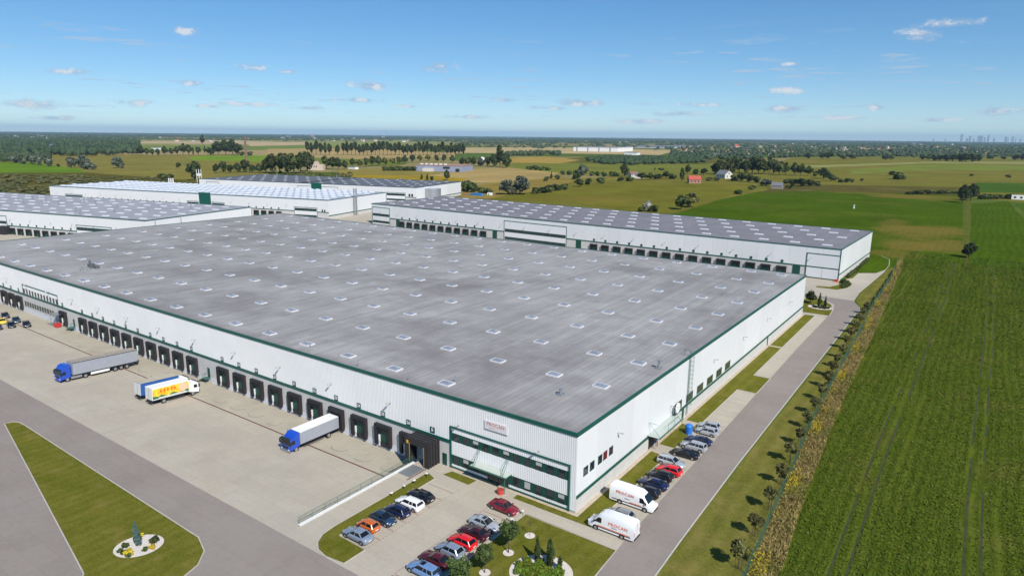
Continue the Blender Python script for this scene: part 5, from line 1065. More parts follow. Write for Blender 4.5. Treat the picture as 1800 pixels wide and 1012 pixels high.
# --- planted beds
THU = [crown_mesh(.78, 1.65, 1.7, 1500, .075, LEAF['thuja'], 22, .85), crown_mesh(.72, 1.45, 1.5, 1400, .075, LEAF['thuja'], 22, .85)]; JUN = [crown_mesh(.85, .42, .42, 420, .10, LEAF['juniper'], 14) for _ in range(2)]
def plant(name, me, x, y, s, label, cat, group=None, sz=None): return tag(inst(name, me, None, (x, y, 0.02), (0, 0, rnd.uniform(0, 6)), (s, s, sz or s)), label, cat, group)
for k, (x, y, s, lab) in enumerate(((1.75, -12.4, 1.05, 'leftmost dark columnar thuja in the oval bed'), (3.0, -11.4, 1.2, 'tallest dark columnar thuja at the back of the oval bed'), (3.9, -12.8, 1.0, 'columnar thuja in the middle of the oval bed, right of the tallest'), (4.9, -12.2, .75, 'short thuja at the right side of the oval bed'))): plant('thuja', THU[k % 2], x, y, s, lab, 'shrub', 'thujas in the oval bed')
for k, (x, y) in enumerate(((1.6, -14.2), (2.6, -14.0), (3.6, -14.2), (4.5, -13.8), (2.0, -15.2), (3.1, -15.2), (4.2, -15.0), (5.3, -13.0), (.9, -13.4), (5.2, -14.3), (3.6, -13.2), (2.5, -12.9), (5.9, -14.9), (5.3, -15.9), (3.9, -16.2), (2.5, -16.3), (1.2, -15.6), (.6, -14.6), (4.8, -16.9), (3.2, -17.0))): plant('juniper', JUN[k % 2], x, y, rnd.uniform(.9, 1.25), 'bright green spreading juniper in the oval bed below the thujas', 'shrub', 'junipers in the oval bed')
plant('blue_spruce', crown_mesh(.72, 1.75, 1.75, 1500, .085, LEAF['blue'], 26, .82), -41.6, -40.0, 1.0, 'blue-green dwarf spruce in the white pebble bed on the triangular lawn', 'tree')
YEL = crown_mesh(.55, .28, .28, 260, .085, LEAF['yellow'], 10); GRN = crown_mesh(.55, .34, .34, 260, .085, LEAF['lawnball'], 10); JG = crown_mesh(.6, .3, .3, 260, .09, LEAF['thuja'], 10)
for (me, x, y, s, lab) in ((YEL, -43.2, -39.0, 1.2, 'yellow shrub left of the blue spruce in the pebble bed'), (YEL, -40.6, -41.6, 1.2, 'yellow shrub at the front of the pebble bed'), (YEL, -39.5, -39.2, .9, 'yellow shrub right of the blue spruce'), (GRN, -39.6, -39.9, .8, 'round green shrub below the right yellow shrub'), (GRN, -40.0, -41.7, .85, 'round green shrub right of the front yellow shrub'), (GRN, -41.9, -42.0, .75, 'small round green shrub at the front left of the pebble bed'), (JG, -42.6, -41.0, 1.0, 'low green juniper at the left of the pebble bed'), (JG, -40.6, -38.2, 1.4, 'dark green juniper behind the spruce in the pebble bed'), (JG, -41.2, -42.0, .8, 'low juniper at the front edge of the pebble bed')): plant('shrub', me, x, y, s, lab, 'shrub', 'shrubs in the pebble bed')
BIGB = crown_mesh(2.0, 1.9, 2.5, 1600, .15, LEAF['dark'], 20)
r = empty('round_tree', (-1.0, 153.0, 0), 0, 'large dark round tree behind the far corner of the main warehouse', 'tree'); inst('trunk', MB().tube((0, 0, 0), (0, 0, 2), .12, 6).mesh('trunk', BARK), r); inst('crown', BIGB, r)
for (x, y, s, l) in ((2.2, 150.0, 1.35, 'taller of the two dark thujas in the far garden'), (4.0, 149.6, 1.15, 'shorter of the two dark thujas in the far garden')): plant('thuja', THU[0], x, y, s, l, 'shrub', 'thujas in the far garden')
for k, (x, y) in enumerate(((1.2, 148.4), (2.0, 148.0), (3.0, 148.0), (4.2, 148.2), (5.2, 149.0), (3.2, 149.6))): plant('shrub', JG, x, y, 1.3, 'low dark shrub in the far garden bed', 'shrub', 'shrubs in the far garden bed')
HEDGE = [crown_mesh(1.0, .65, .6, 420, .11, LEAF['green'], 14) for _ in range(2)]
for k, (x, y) in enumerate([(1.2, 196.5), (2.0, 195), (2.9, 193), (3.6, 191), (4.1, 189), (3.9, 187), (3.3, 185), (2.4, 193.5), (3.1, 188.6)] + [(1.5, 206 + 3.0 * i) for i in range(17)]): plant('hedge_shrub', HEDGE[k % 2], x, y, rnd.uniform(.9, 1.2), 'clipped green hedge shrub beside the back lane', 'shrub', 'hedge shrubs by the back lane')
# --- the two trees in the fields and the nearest bushes
px_tree(1691, 358.5, 33, 'dark', 'left and taller of two joined dark trees standing between two green fields', 'field trees', 24); px_tree(1706, 355, 31, 'dark', 'right one of two joined dark trees standing between two green fields', 'field trees', 24); px_tree(1702, 453, 29, 'dark', 'lone dark round tree in the green field right of the far lane', 'field trees', 29)

# ------------------------------------------------------------------ crop plants, weeds
def scatter_leaves(name, P, size, m, label, cat, asp=1.6, up=.6, flat=1.0):
    V, F = leaf_quads(P, size, up, asp, flat); return tag(inst(name, np_mesh(name, V, F, m)), label, cat, kind='stuff')
cropm = leaf_mat('crop_leaves', (0.058, 0.090, 0.005), (0.100, 0.128, 0.010), rand=0, scale=.55, stretch=(1, .06, 1)); crop2 = leaf_mat('crop_leaves_pale', (0.17, 0.16, 0.04), (0.25, 0.22, 0.07), rand=0, scale=.5)
def in_field(x, y):
    xl = np.interp(y, [p[1] for p in WEED], [p[0] for p in WEED]); return x > xl + .5
def crop(n, y0, y1, x1, hz, seed):
    r = np.random.RandomState(seed); x = r.uniform(11, x1, n); y = r.uniform(y0, y1, n); row = np.round(x / .5) * .5 + r.normal(0, .13, n)
    t = (row + .35 * np.sin(y * .03) - 31) % 13.5; trk = (np.abs(t - 1.0) > .30) & (np.abs(t - 2.8) > .30); thin = np.sin(row * .47 + 1.3) + np.sin(y * .06 + row * .2) + np.sin(row * 1.9 - y * .021) + r.normal(0, .8, n) > -1.9
    k = in_field(row, y) & trk & thin; x, y = row[k], y[k]; return np.stack([x, y, r.uniform(.03, hz, len(x))], 1)
def crop_all(n, seed):                                            # thinning gradually with distance while the drawn leaf grows
    r = np.random.RandomState(seed); y = -30 + 322 * r.uniform(0, 1, n) ** 1.75; x = r.uniform(11, 1, n) * 0 + 11 + r.uniform(0, 1, n) * (72 + (y + 30) * .2)
    row = np.round(x / .5) * .5 + r.normal(0, .13, n); t = (row + .35 * np.sin(y * .03) - 31) % 13.5; trk = (np.abs(t - 1.0) > .30) & (np.abs(t - 2.8) > .30)
    thin = np.sin(row * .47 + 1.3) + np.sin(y * .06 + row * .2) + np.sin(row * 1.9 - y * .021) + r.normal(0, .8, n) > -1.9
    k = in_field(row, y) & trk & thin; return np.stack([row[k], y[k], r.uniform(.03, .24, k.sum())], 1)
CP = crop_all(380000, 1)
scatter_leaves('crop_plants', CP, np.interp(CP[:, 1], [-30, 60, 290], [.058, .072, .12]), cropm, 'dense low green crop growing in rows beyond the fence', 'crop', 1.9, .1, .45)
scatter_leaves('dry_crop_leaves', crop(15000, -30, 180, 110, .40, 5), .055, crop2, 'pale dry leaves scattered through the green crop', 'crop', 1.6, .1, .6)
def along_weeds(n, seed, hz, a=0.0, b=1.0):
    r = np.random.RandomState(seed); y = r.uniform(-22, 262, n); xf = np.interp(y, [p[1] for p in FENCE], [p[0] for p in FENCE]); xw = np.interp(y, [p[1] for p in WEED], [p[0] for p in WEED]); t = r.uniform(a, b, n); cl = np.sin(y * .55) + np.sin(y * .23 + 2) + r.normal(0, .5, n)
    return np.stack([xf + .25 + (xw - xf) * t, y, np.abs(r.normal(0, hz * .5, n)) * (1 + .3 * cl.clip(-1, 2))], 1), cl
P, cl = along_weeds(42000, 3, .9); scatter_leaves('dry_weeds', P[cl < .8], .055, leaf_mat('dry_weed_leaves', (0.19, 0.155, 0.05), (0.34, 0.275, 0.10), rand=0, scale=.8), 'brown and straw-coloured dry weeds outside the fence', 'weeds', 3.0, 2.0)
scatter_leaves('green_weeds', P[cl > .2][::2] * (1, 1, .8), .065, leaf_mat('green_weed_leaves', (0.10, 0.11, 0.022), (0.17, 0.17, 0.04), rand=0, scale=.8), 'olive green weeds outside the fence', 'weeds', 2.5, 1.5)
P, cl = along_weeds(22000, 4, 1.5, 0, .55); P = P[cl > 1.0]; P[:, 2] += .35; scatter_leaves('goldenrod', P, .055, leaf_mat('goldenrod_flowers', (0.42, 0.27, 0.01), (0.60, 0.42, 0.03), rand=0, scale=1), 'yellow flowering goldenrod clumps along the fence', 'weeds', 1.2, .5)

# ------------------------------------------------------------------ open country: fields
_fz = [0.05]
def field(name, px, rgb, rows=None, c3=None, var=.16, s1=.012, k3=.5, spots=None):
    _fz[0] += .012; pts = [at(*p) for p in px]
    return sheet(name, [(p[0], p[1]) for p in pts], _fz[0], field_mat('field_%d_%d_%d' % rgb, rgb, var, s1, rows, c3, k3, spots=spots))
field('meadow', [(780, 345), (1000, 312), (1330, 296), (1395, 276), (1800, 283), (1830, 283), (1830, 362), (1690, 348), (1500, 344), (1400, 340), (1330, 338), (1200, 372), (1100, 380)], (116, 113, 50), c3=(140, 118, 62))
_sp = lambda px, py, rx, ry, k: (float(at(px, py)[0]), float(at(px, py)[1]), rx, ry, k)
SPOTS = (tuple(x / 1.2 for x in srgb(122, 108, 52)), [_sp(1632, 408, 24, 34, .8), _sp(1600, 432, 16, 20, .75), _sp(1655, 432, 16, 24, .7), _sp(1580, 448, 14, 16, .6), _sp(1598, 347, 40, 26, .7), _sp(1560, 343, 60, 16, .6), _sp(1650, 350, 30, 40, .45), _sp(1570, 395, 10, 40, .5)])
field('crop_field', [(1080, 398), (1190, 373), (1262, 350), (1335, 335.5), (1440, 334.5), (1560, 339), (1693, 344.5), (1692, 462), (1590, 462), (1540, 480), (1300, 480)], (72, 94, 20), c3=(120, 108, 52), s1=.02, rows=(3.2, .05), k3=.35, spots=SPOTS)
field('crop_field', [(1708, 361), (1772, 356), (1812, 400), (1815, 474), (1704, 466)], (72, 94, 22), rows=(3.4, .12), c3=(120, 112, 50), s1=.02, k3=.3); field('crop_field', [(1784, 360), (1830, 362), (1830, 408)], (76, 104, 30), rows=(3.0, .12))
field('field_margin', [(1696, 345), (1703, 345), (1703, 468), (1695, 468)], (98, 100, 42), c3=(80, 88, 32), s1=.08)
field('rough_grass', [(1380, 324), (1500, 326), (1690, 332), (1712, 340), (1690, 346), (1560, 341), (1440, 336), (1335, 337)], (92, 88, 46), c3=(120, 112, 66), s1=.05); field('crop_field', [(1716, 324), (1830, 326), (1830, 343), (1712, 341)], (70, 98, 36))
field('meadow_strip', [(1490, 299), (1640, 291), (1830, 296), (1830, 304), (1640, 301), (1500, 306)], (118, 128, 56)); field('meadow_strip', [(1410, 291), (1640, 286), (1830, 288), (1830, 293), (1640, 289), (1430, 295)], (140, 140, 84))
field('olive_field', [(862, 348), (985, 326.5), (1095, 317), (1200, 320.5), (1322, 323), (1332, 330), (1258, 349), (1190, 372), (1145, 374), (1010, 355)], (112, 110, 42), c3=(134, 112, 56), s1=.02); field('dry_field', [(800, 335), (862, 318), (985, 306), (1010, 316), (985, 326), (862, 347), (815, 348)], (142, 124, 64), c3=(112, 108, 44), s1=.03)
field('stubble_field', [(700, 312), (815, 297), (900, 291), (985, 301), (962, 311), (868, 319), (740, 321)], (168, 146, 94)); field('meadow', [(872, 272), (1010, 284), (1240, 287), (1330, 281), (1320, 297), (1105, 309), (985, 302), (880, 291)], (116, 120, 54), c3=(136, 122, 62)); field('dry_field', [(868, 277), (960, 273), (1020, 279), (985, 285), (880, 284)], (166, 140, 72))
field('stubble_field', [(798, 258), (960, 256), (1190, 262), (1160, 270), (960, 267), (800, 267)], (182, 162, 118)); field('crop_field', [(790, 268), (870, 268), (870, 278), (790, 280)], (88, 108, 52))
field('dry_field', [(-30, 275), (180, 274), (480, 273), (470, 300), (400, 326), (160, 326), (130, 306), (-30, 303)], (130, 122, 62), c3=(112, 114, 52), s1=.02); field('meadow', [(-30, 288), (60, 290), (142, 300), (150, 307), (-30, 308)], (100, 130, 38)); field('meadow', [(330, 278), (360, 274.5), (475, 273), (478, 284), (340, 283)], (116, 142, 46))
field('rough_grass', [(-40, 308), (150, 306), (300, 316), (420, 322), (340, 332), (80, 345), (-40, 350)], (92, 88, 40), c3=(120, 104, 52), s1=.04); field('goldenrod_field', [(590, 305), (700, 303), (820, 312), (800, 322), (640, 319)], (158, 136, 44), c3=(118, 116, 46), s1=.04, k3=.7); field('rough_grass', [(470, 302), (600, 302), (640, 320), (480, 314)], (84, 98, 38))
field('meadow', [(590, 296), (720, 294), (800, 300), (740, 308), (600, 306)], (140, 128, 66)); field('meadow', [(240, 246), (560, 243.5), (800, 246), (800, 254), (560, 258), (240, 268)], (138, 138, 82)); field('stubble_field', [(240, 250), (420, 247), (480, 249), (480, 254), (400, 254), (240, 254)], (180, 160, 124)); field('crop_field', [(240, 258), (360, 257), (480, 256), (540, 254), (540, 262), (430, 264), (240, 266)], (112, 128, 64)); field('stubble_field', [(430, 250), (540, 249), (540, 254), (440, 257)], (186, 164, 128))
field('dry_field', [(470, 262), (620, 258), (800, 268), (800, 274), (600, 279), (470, 272)], (170, 148, 100)); field('meadow', [(540, 252), (700, 249), (700, 254), (540, 257)], (132, 144, 74)); field('meadow', [(480, 276), (660, 279), (720, 283), (700, 290), (500, 290)], (112, 122, 54))
# ------------------------------------------------------------------ trees one can tell apart
TL = {'broad': 'green broadleaf tree', 'dark': 'dark broadleaf tree', 'poplar': 'tall narrow poplar', 'willow': 'grey-green willow', 'bush': 'low green bush', 'olive': 'yellowish olive tree', 'conifer': 'dark conifer'}
OR = ['first', 'second', 'third', 'fourth', 'fifth', 'sixth', 'seventh', 'eighth', 'ninth', 'tenth', 'eleventh', 'twelfth', 'thirteenth', 'fourteenth', 'fifteenth', 'sixteenth', 'seventeenth', 'eighteenth', 'nineteenth', 'twentieth']
def nth(k): return OR[k] if k < 20 else '%d%s' % (k + 1, {1: 'st', 2: 'nd', 3: 'rd'}.get((k + 1) % 10, 'th'))
def grove(place, group, items):
    by = {}
    for it in sorted(items, key=lambda i: i[0]): by.setdefault(it[3], []).append(it)
    for kd, lst in by.items():
        for k, it in enumerate(lst): px_tree(it[0], it[1], it[2], kd, TL[kd] + ' ' + place + (', %s from the left' % nth(k) if len(lst) > 1 else ''), group, it[4] if len(it) > 4 else None)
grove('in the willow row left of the lone round tree', 'willows in the left meadow', [(26, 290, 15, 'willow', 19), (43, 292, 14, 'willow'), (56, 292, 20, 'willow'), (68, 293.6, 19, 'willow'), (86, 295.8, 18, 'willow', 18), (126, 297.5, 21, 'willow'), (146, 297.5, 26, 'willow', 26), (154, 300.5, 18, 'willow', 20), (164, 301, 12, 'willow', 12)])
px_tree(209, 298, 23, 'willow', 'lone round grey-green tree in the tan left meadow', None, 25); px_tree(343, 318, 33, 'dark', 'dark tree behind the metal tower beyond the domed roof', None, 27); px_tree(313, 296, 10, 'bush', 'single bush in the tan field left of the metal tower', None, 10); px_tree(103, 296, 5, 'bush', 'small bush at the end of the willow row', None, 8); px_tree(356, 255, 17, 'poplar', 'lone poplar standing in the far left fields', None, 11)
grove('in the hedgerow behind the left meadow', 'trees in the left hedgerow', [(248, 275, 17, 'dark'), (258, 275, 13, 'broad'), (268, 275, 12, 'broad'), (278, 275, 12, 'dark'), (290, 274.5, 17, 'broad'), (301, 274, 13, 'dark'), (312, 274, 16, 'broad'), (322, 273.5, 21, 'broad'), (332, 273.5, 18, 'broad'), (340, 273.5, 15, 'conifer'), (349, 273, 14, 'broad'), (360, 269, 13, 'conifer'), (370, 273, 13, 'dark', 20), (384, 272.5, 24, 'dark', 22), (397, 272.5, 27, 'dark', 22), (409, 272.5, 28, 'dark', 22), (418, 273, 20, 'dark'), (425, 274, 7, 'bush'), (440, 274, 8, 'bush')])
grove('in the line left of the brick chimney', 'trees near the brick chimney', [(287, 318, 13, 'bush', 18), (298, 318, 12, 'bush', 18), (380, 305, 17, 'dark', 14), (393, 304, 20, 'dark', 16), (405, 304, 14, 'dark', 14), (418, 303.5, 17, 'dark', 15), (431, 303, 22, 'dark', 18), (443, 304, 15, 'dark', 14)])
grove('in the big grove above the black-roofed warehouse', 'trees in the big grove', [(455, 304, 17, 'dark', 16), (468, 304, 27, 'dark', 22), (480, 305, 34, 'dark', 26), (492, 305, 37, 'broad', 28), (505, 306, 36, 'dark', 28), (517, 306, 38, 'broad', 28), (529, 304, 38, 'dark', 28), (540, 301, 35, 'dark', 26), (548, 298, 26, 'broad', 18)])
grove('right of the pale ruined house', 'trees near the pale house', [(574, 296, 24, 'broad', 18), (585, 297, 22, 'broad', 18), (595, 297, 22, 'dark', 16), (606, 297, 17, 'dark', 14), (620, 292, 16, 'broad'), (631, 292, 14, 'olive'), (644, 292, 16, 'broad'), (655, 291, 18, 'broad'), (665, 290, 18, 'dark'), (676, 289, 14, 'olive'), (690, 288, 13, 'olive'), (702, 287, 15, 'olive'), (712, 287, 17, 'broad')] + [(676 + 7 * k, 299, 8, 'bush', 12) for k in range(9)])
for k in range(38):
    x = 541 + (k * 7.6 if k < 6 else 14 + k * 7.0)
    if k == 6: x = 594
    px_tree(x, 271.5 - .3 * math.sin(k), rnd.uniform(21, 26), 'poplar', 'poplar in the long row behind the yellow fields, %s from the left' % nth(k), 'long poplar row', 11)
grove('around the blue-grey factory', 'trees around the factory', [(741, 314, 11, 'conifer', 7), (751, 315, 12, 'conifer', 7), (760, 315, 8, 'bush', 9), (785, 315, 19, 'dark', 13), (725, 283, 13, 'dark'), (738, 282, 12, 'olive'), (752, 281, 12, 'olive'), (768, 283, 13, 'dark'), (780, 283, 14, 'dark'), (795, 284, 14, 'dark'), (812, 290, 15, 'dark'), (822, 290, 16, 'broad'), (833, 290, 17, 'dark'), (845, 290, 17, 'willow'), (857, 290, 16, 'dark'), (868, 291, 22, 'dark'), (879, 291, 40, 'poplar', 22), (889, 293, 24, 'dark', 22), (816, 298, 9, 'bush'), (830, 336, 18, 'bush', 24), (820, 334, 20, 'bush', 22), (846, 338, 12, 'bush', 22), (858, 338, 10, 'bush', 18)])
px_tree(893, 340, 30, 'willow', 'left half of the big grey-green willow pair beyond the water tank', 'willow pair', 36); px_tree(914, 339.5, 37, 'willow', 'right and taller half of the big grey-green willow pair beyond the water tank', 'willow pair', 38)
grove('in the scrub right of the willow pair', 'scrub right of the willow pair', [(940, 338, 12, 'bush', 22), (955, 337, 11, 'bush', 22), (966, 336, 13, 'bush', 20), (979, 333, 13, 'bush', 20), (992, 331, 11, 'bush', 18), (969, 312, 13, 'conifer'), (980, 313, 8, 'bush'), (960, 316, 9, 'bush'), (1012, 313, 12, 'bush'), (1025, 306, 21, 'willow', 20), (1018, 326, 15, 'dark', 20), (1033, 322, 11, 'bush', 16), (1056, 320.5, 12, 'bush', 18), (1040, 307, 8, 'bush'), (1050, 307, 8, 'bush'), (1062, 308, 9, 'bush'), (1074, 308, 10, 'bush'), (1083, 308, 9, 'bush'), (990, 305, 8, 'bush'), (1001, 305, 8, 'bush'), (1011, 305, 8, 'bush'), (930, 296, 7, 'bush', 14), (941, 296.5, 8, 'bush', 15), (952, 297, 7, 'bush', 14), (963, 297, 6, 'bush', 12)])
grove('around the maroon-roofed white house', 'trees around the maroon-roofed house', [(1097, 308, 22, 'dark', 18), (1090, 316, 8, 'bush', 15), (1107, 316, 9, 'bush', 16), (1128, 314, 13, 'broad', 18), (1142, 314, 13, 'broad', 18), (1155, 313, 11, 'bush', 18), (1170, 312, 15, 'broad', 18), (1182, 312, 10, 'bush', 16), (1151, 297, 7, 'conifer'), (1163, 297, 5, 'bush', 14)])
grove('around the red-roofed house', 'trees around the red-roofed house', [(1198, 318, 27, 'poplar', 12), (1209, 304, 18, 'dark', 13), (1222, 304, 9, 'bush', 14), (1237, 305, 12, 'dark', 16), (1246, 316, 6, 'bush', 14), (1258, 316, 6, 'bush', 14)])
grove('in the tree line behind the white house', 'tall tree line', [(1256, 304, 18, 'dark', 18), (1264, 305, 25, 'dark', 22), (1276, 304, 27, 'broad', 22), (1288, 304, 30, 'dark', 24), (1299, 303, 27, 'broad', 22), (1311, 304, 24, 'dark', 20), (1322, 304, 31, 'dark', 24), (1333, 305, 29, 'broad', 24), (1342, 305, 27, 'dark', 22), (1352, 305, 31, 'broad', 22), (1360, 305, 25, 'dark', 18), (1370, 308, 26, 'broad', 18), (1380, 307, 23, 'broad', 16), (1397, 308.5, 24, 'broad', 20), (1407, 308.5, 22, 'broad', 16), (1420, 309, 18, 'broad', 18), (1433, 310, 9, 'bush')])
grove('in the thicket by the grey shed', 'thicket by the grey shed', [(1291, 317, 12, 'bush', 18), (1303, 317, 14, 'dark', 18), (1316, 319, 14, 'dark', 20), (1329, 320, 11, 'bush', 18), (1345, 326, 14, 'willow', 26), (1321, 332, 7, 'bush', 16), (1297, 340, 9, 'bush', 15), (1384, 322, 9, 'bush', 18), (1395, 326, 12, 'dark', 20), (1408, 327, 14, 'dark', 22), (1422, 327, 12, 'dark', 20), (1436, 327, 10, 'bush', 18), (1385, 331, 7, 'bush', 16), (1447, 314, 19, 'dark', 22), (1460, 319, 14, 'dark', 18), (1468, 319, 10, 'olive', 12), (1478, 321, 7, 'bush', 12), (1488, 321, 8, 'bush', 13), (1497, 321, 6, 'bush', 10)])
grove('dotted about the right-hand meadows', 'bushes in the right meadows', [(1567, 309, 7, 'bush', 15), (1579, 317, 14, 'bush', 20), (1588, 317, 8, 'bush', 14), (1514, 319, 5, 'bush', 8), (1708, 312, 4, 'bush', 8), (1773, 316, 6, 'bush', 11), (1420, 279, 10, 'dark', 12), (1446, 279, 10, 'dark', 16), (1456, 279, 12, 'dark', 16), (1482, 281, 8, 'dark', 14), (1497, 280, 8, 'dark', 20), (1556, 282, 7, 'dark', 14), (1566, 282, 7, 'dark', 14), (1621, 283, 8, 'dark', 10), (1631, 283, 8, 'dark', 12)] + [(1598 + 11 * k, 343, rnd.uniform(5, 8), 'bush', 15) for k in range(8)] + [(1722 + 9.5 * k, 352.5, rnd.uniform(8, 10), 'bush', 14) for k in range(7)])
grove('in the dark wood under the city skyline', 'dark wood under the skyline', [(1642, 285, 9, 'dark', 14), (1652, 285, 10, 'dark', 14), (1662, 286, 12, 'dark', 16), (1674, 286, 13, 'dark', 17), (1686, 287, 14, 'dark', 18), (1697, 287.5, 16, 'dark', 19), (1708, 287.5, 15, 'dark', 18), (1718, 286.5, 12, 'dark', 15), (1740, 282, 5, 'bush', 12), (1764, 283, 5, 'bush', 12), (1785, 285, 9, 'dark', 14), (1798, 285, 10, 'dark', 14)])
px_tree(1197, 367, 27, 'broad', 'bushy tree left of a twin behind the long dark roof', 'twin bushy trees', 30); px_tree(1214, 363, 27, 'olive', 'bushy tree right of a twin behind the long dark roof', 'twin bushy trees', 28); px_tree(1139, 370, 20, 'pale', 'silvery white-leaved tree behind the long dark roof', None, 22); px_tree(1150, 371, 12, 'bush', 'green bush beside the silvery tree', None, 20); px_tree(1128, 370, 9, 'bush', 'low bush left of the silvery tree', None, 16)
# scrub behind the left warehouses
P = []
for k in range(260):
    p = at(rnd.uniform(-20, 150), rnd.uniform(312, 347)); P.append((p[0], p[1], rnd.uniform(1.5, 4.0), rnd.uniform(4, 8)))
for k in range(90):
    p = at(rnd.uniform(150, 300), rnd.uniform(313, 324)); P.append((p[0], p[1], rnd.uniform(1, 2.5), rnd.uniform(3, 6)))
for k in range(70):
    p = at(rnd.uniform(478, 620), rnd.uniform(304, 317)); P.append((p[0], p[1], rnd.uniform(1.5, 3.5), rnd.uniform(4, 8)))
def blobs(name, P, m, label, cat, nu=8, nv=5, skirt=.75):
    """many irregular leafy crowns merged into one mass: (x, y, height, width) each"""
    P = np.array(P); n = len(P); th = np.linspace(0.12, math.pi * skirt, nv); ph = np.linspace(0, 2 * math.pi, nu, endpoint=False)
    u = np.stack([np.outer(np.sin(th), np.cos(ph)).ravel(), np.outer(np.sin(th), np.sin(ph)).ravel(), np.outer(np.cos(th), np.ones(nu)).ravel()], 1); q = rs.uniform(.62, 1.12, (n, len(u)))
    V = u[None] * q[:, :, None]; V = V * np.stack([P[:, 3] / 2, P[:, 3] / 2, P[:, 2] / 2], 1)[:, None, :]; V[:, :, 2] += (P[:, 2] * .5)[:, None]; V[:, :, 0] += P[:, 0][:, None]; V[:, :, 1] += P[:, 1][:, None]
    f = []
    for j in range(nv - 1):
        for i in range(nu): f.append((j * nu + i, (j + 1) * nu + i, (j + 1) * nu + (i + 1) % nu, j * nu + (i + 1) % nu))
    f = np.array(f); k = len(u); F = (f[None] + (np.arange(n) * k)[:, None, None]).reshape(-1, 4)
    return tag(inst(name, np_mesh(name, V.reshape(-1, 3), F, m)), label, cat, kind='stuff')
woodm = leaf_mat('wood_leaves', (0.030, 0.050, 0.026), (0.066, 0.090, 0.042), rand=0, scale=.03); scrubm = leaf_mat('scrub_leaves', (0.055, 0.062, 0.022), (0.115, 0.105, 0.040), rand=0, scale=.06); plant_m = leaf_mat('plantation_leaves', (0.030, 0.055, 0.026), (0.055, 0.085, 0.034), rand=0, scale=.03)
blobs('scrub', P, scrubm, 'brownish green scrub behind the left-hand warehouses', 'scrub', 10, 6)
def region(px_poly, n, h, w, seed):
    r = np.random.RandomState(seed); xs = [p[0] for p in px_poly]; ys = [p[1] for p in px_poly]; out = []
    from mathutils.geometry import intersect_point_tri_2d
    pts = [Vector(p) for p in px_poly]
    while len(out) < n:
        x, y = r.uniform(min(xs), max(xs)), r.uniform(min(ys), max(ys)); c = False; j = len(pts) - 1
        for i in range(len(pts)):
            if (pts[i].y > y) != (pts[j].y > y) and x < (pts[j].x - pts[i].x) * (y - pts[i].y) / (pts[j].y - pts[i].y) + pts[i].x: c = not c
            j = i
        if c: p = at(x, y); out.append((p[0], p[1], r.uniform(*h), r.uniform(*w)))
    return out
blobs('woodland', region([(4, 254), (60, 252), (130, 250), (245, 250), (248, 262), (240, 275), (130, 278), (60, 276), (0, 282)], 620, (12, 20), (11, 19), 1), woodm, 'dark wood behind the left meadow', 'wood')
blobs('woodland', region([(-20, 272), (90, 277), (88, 286), (-20, 290)], 90, (7, 13), (9, 14), 2), woodm, 'tree belt behind the willow row', 'wood')
blobs('plantation', region([(1028, 279), (1060, 274), (1225, 276), (1240, 284), (1110, 288), (1050, 286)], 520, (6, 9), (8, 13), 3), plant_m, 'dense dark plantation in front of the white distant hall', 'wood')
blobs('woodland', region([(880, 268), (985, 266), (985, 271), (890, 273)], 120, (8, 12), (9, 15), 4), woodm, 'long hedge wood in the middle distance', 'wood')
blobs('woodland', region([(1180, 262), (1400, 262), (1420, 276), (1290, 281), (1180, 276)], 380, (7, 13), (9, 17), 5), woodm, 'gardens and trees of the near village', 'wood')
blobs('woodland', region([(1400, 265), (1830, 268), (1830, 279), (1650, 279), (1400, 275)], 620, (7, 12), (10, 18), 6), woodm, 'trees among the red-roofed suburb', 'wood')
# far woods towards the horizon, thinning into clearings
P = []; r = np.random.RandomState(9)
while len(P) < 7500:
    px = r.uniform(-60, 1860); dy = r.choice([r.uniform(2.2, 9), r.uniform(6, 24)], p=[.6, .4]); hy = np.interp(px, [0, 600, 900, 1200, 1500, 1800], [233.3, 234.6, 236.6, 239.6, 246, 252])
    if 230 < px < 800 and dy > 9.5: continue
    if 800 <= px < 1200 and dy > 19 and r.rand() < .8: continue
    a, b = math.sin(px * .021 + dy * .9) + math.sin(px * .008 - dy * 1.7 + 1) + math.sin(px * .05 + dy * 2.3), dy
    if a < -.35 and dy > 5: continue
    p = at(px, hy + dy)
    d = depth(p)
    if d > 22000: continue
    k = max(1.0, d / 3000); P.append((p[0], p[1], r.uniform(9, 17) * (1 + .06 * k), r.uniform(14, 26) * k ** .9))
for dkm in (5.0, 6.2, 7.6, 9.2, 11, 13.5, 16.5, 20, 24):          # nearly closed belts of forest on the plain
    az0 = YAW - .80; az = az0
    while az < YAW + .80:
        w = r.uniform(25, 60) * (dkm / 5) ** .8; d = dkm * 1000 * r.uniform(.93, 1.07)
        if math.sin(az * 31 + dkm) + math.sin(az * 13 - dkm * 2) + r.normal(0, .5) > -.9 - .05 * dkm: P.append((CAM[0] + d * math.sin(az), CAM[1] + d * math.cos(az), r.uniform(11, 18), w))
        az += w * .62 / d
blobs('far_woodland', P, woodm, 'blue-green woods stretching to the horizon', 'wood', 7, 4, .55)
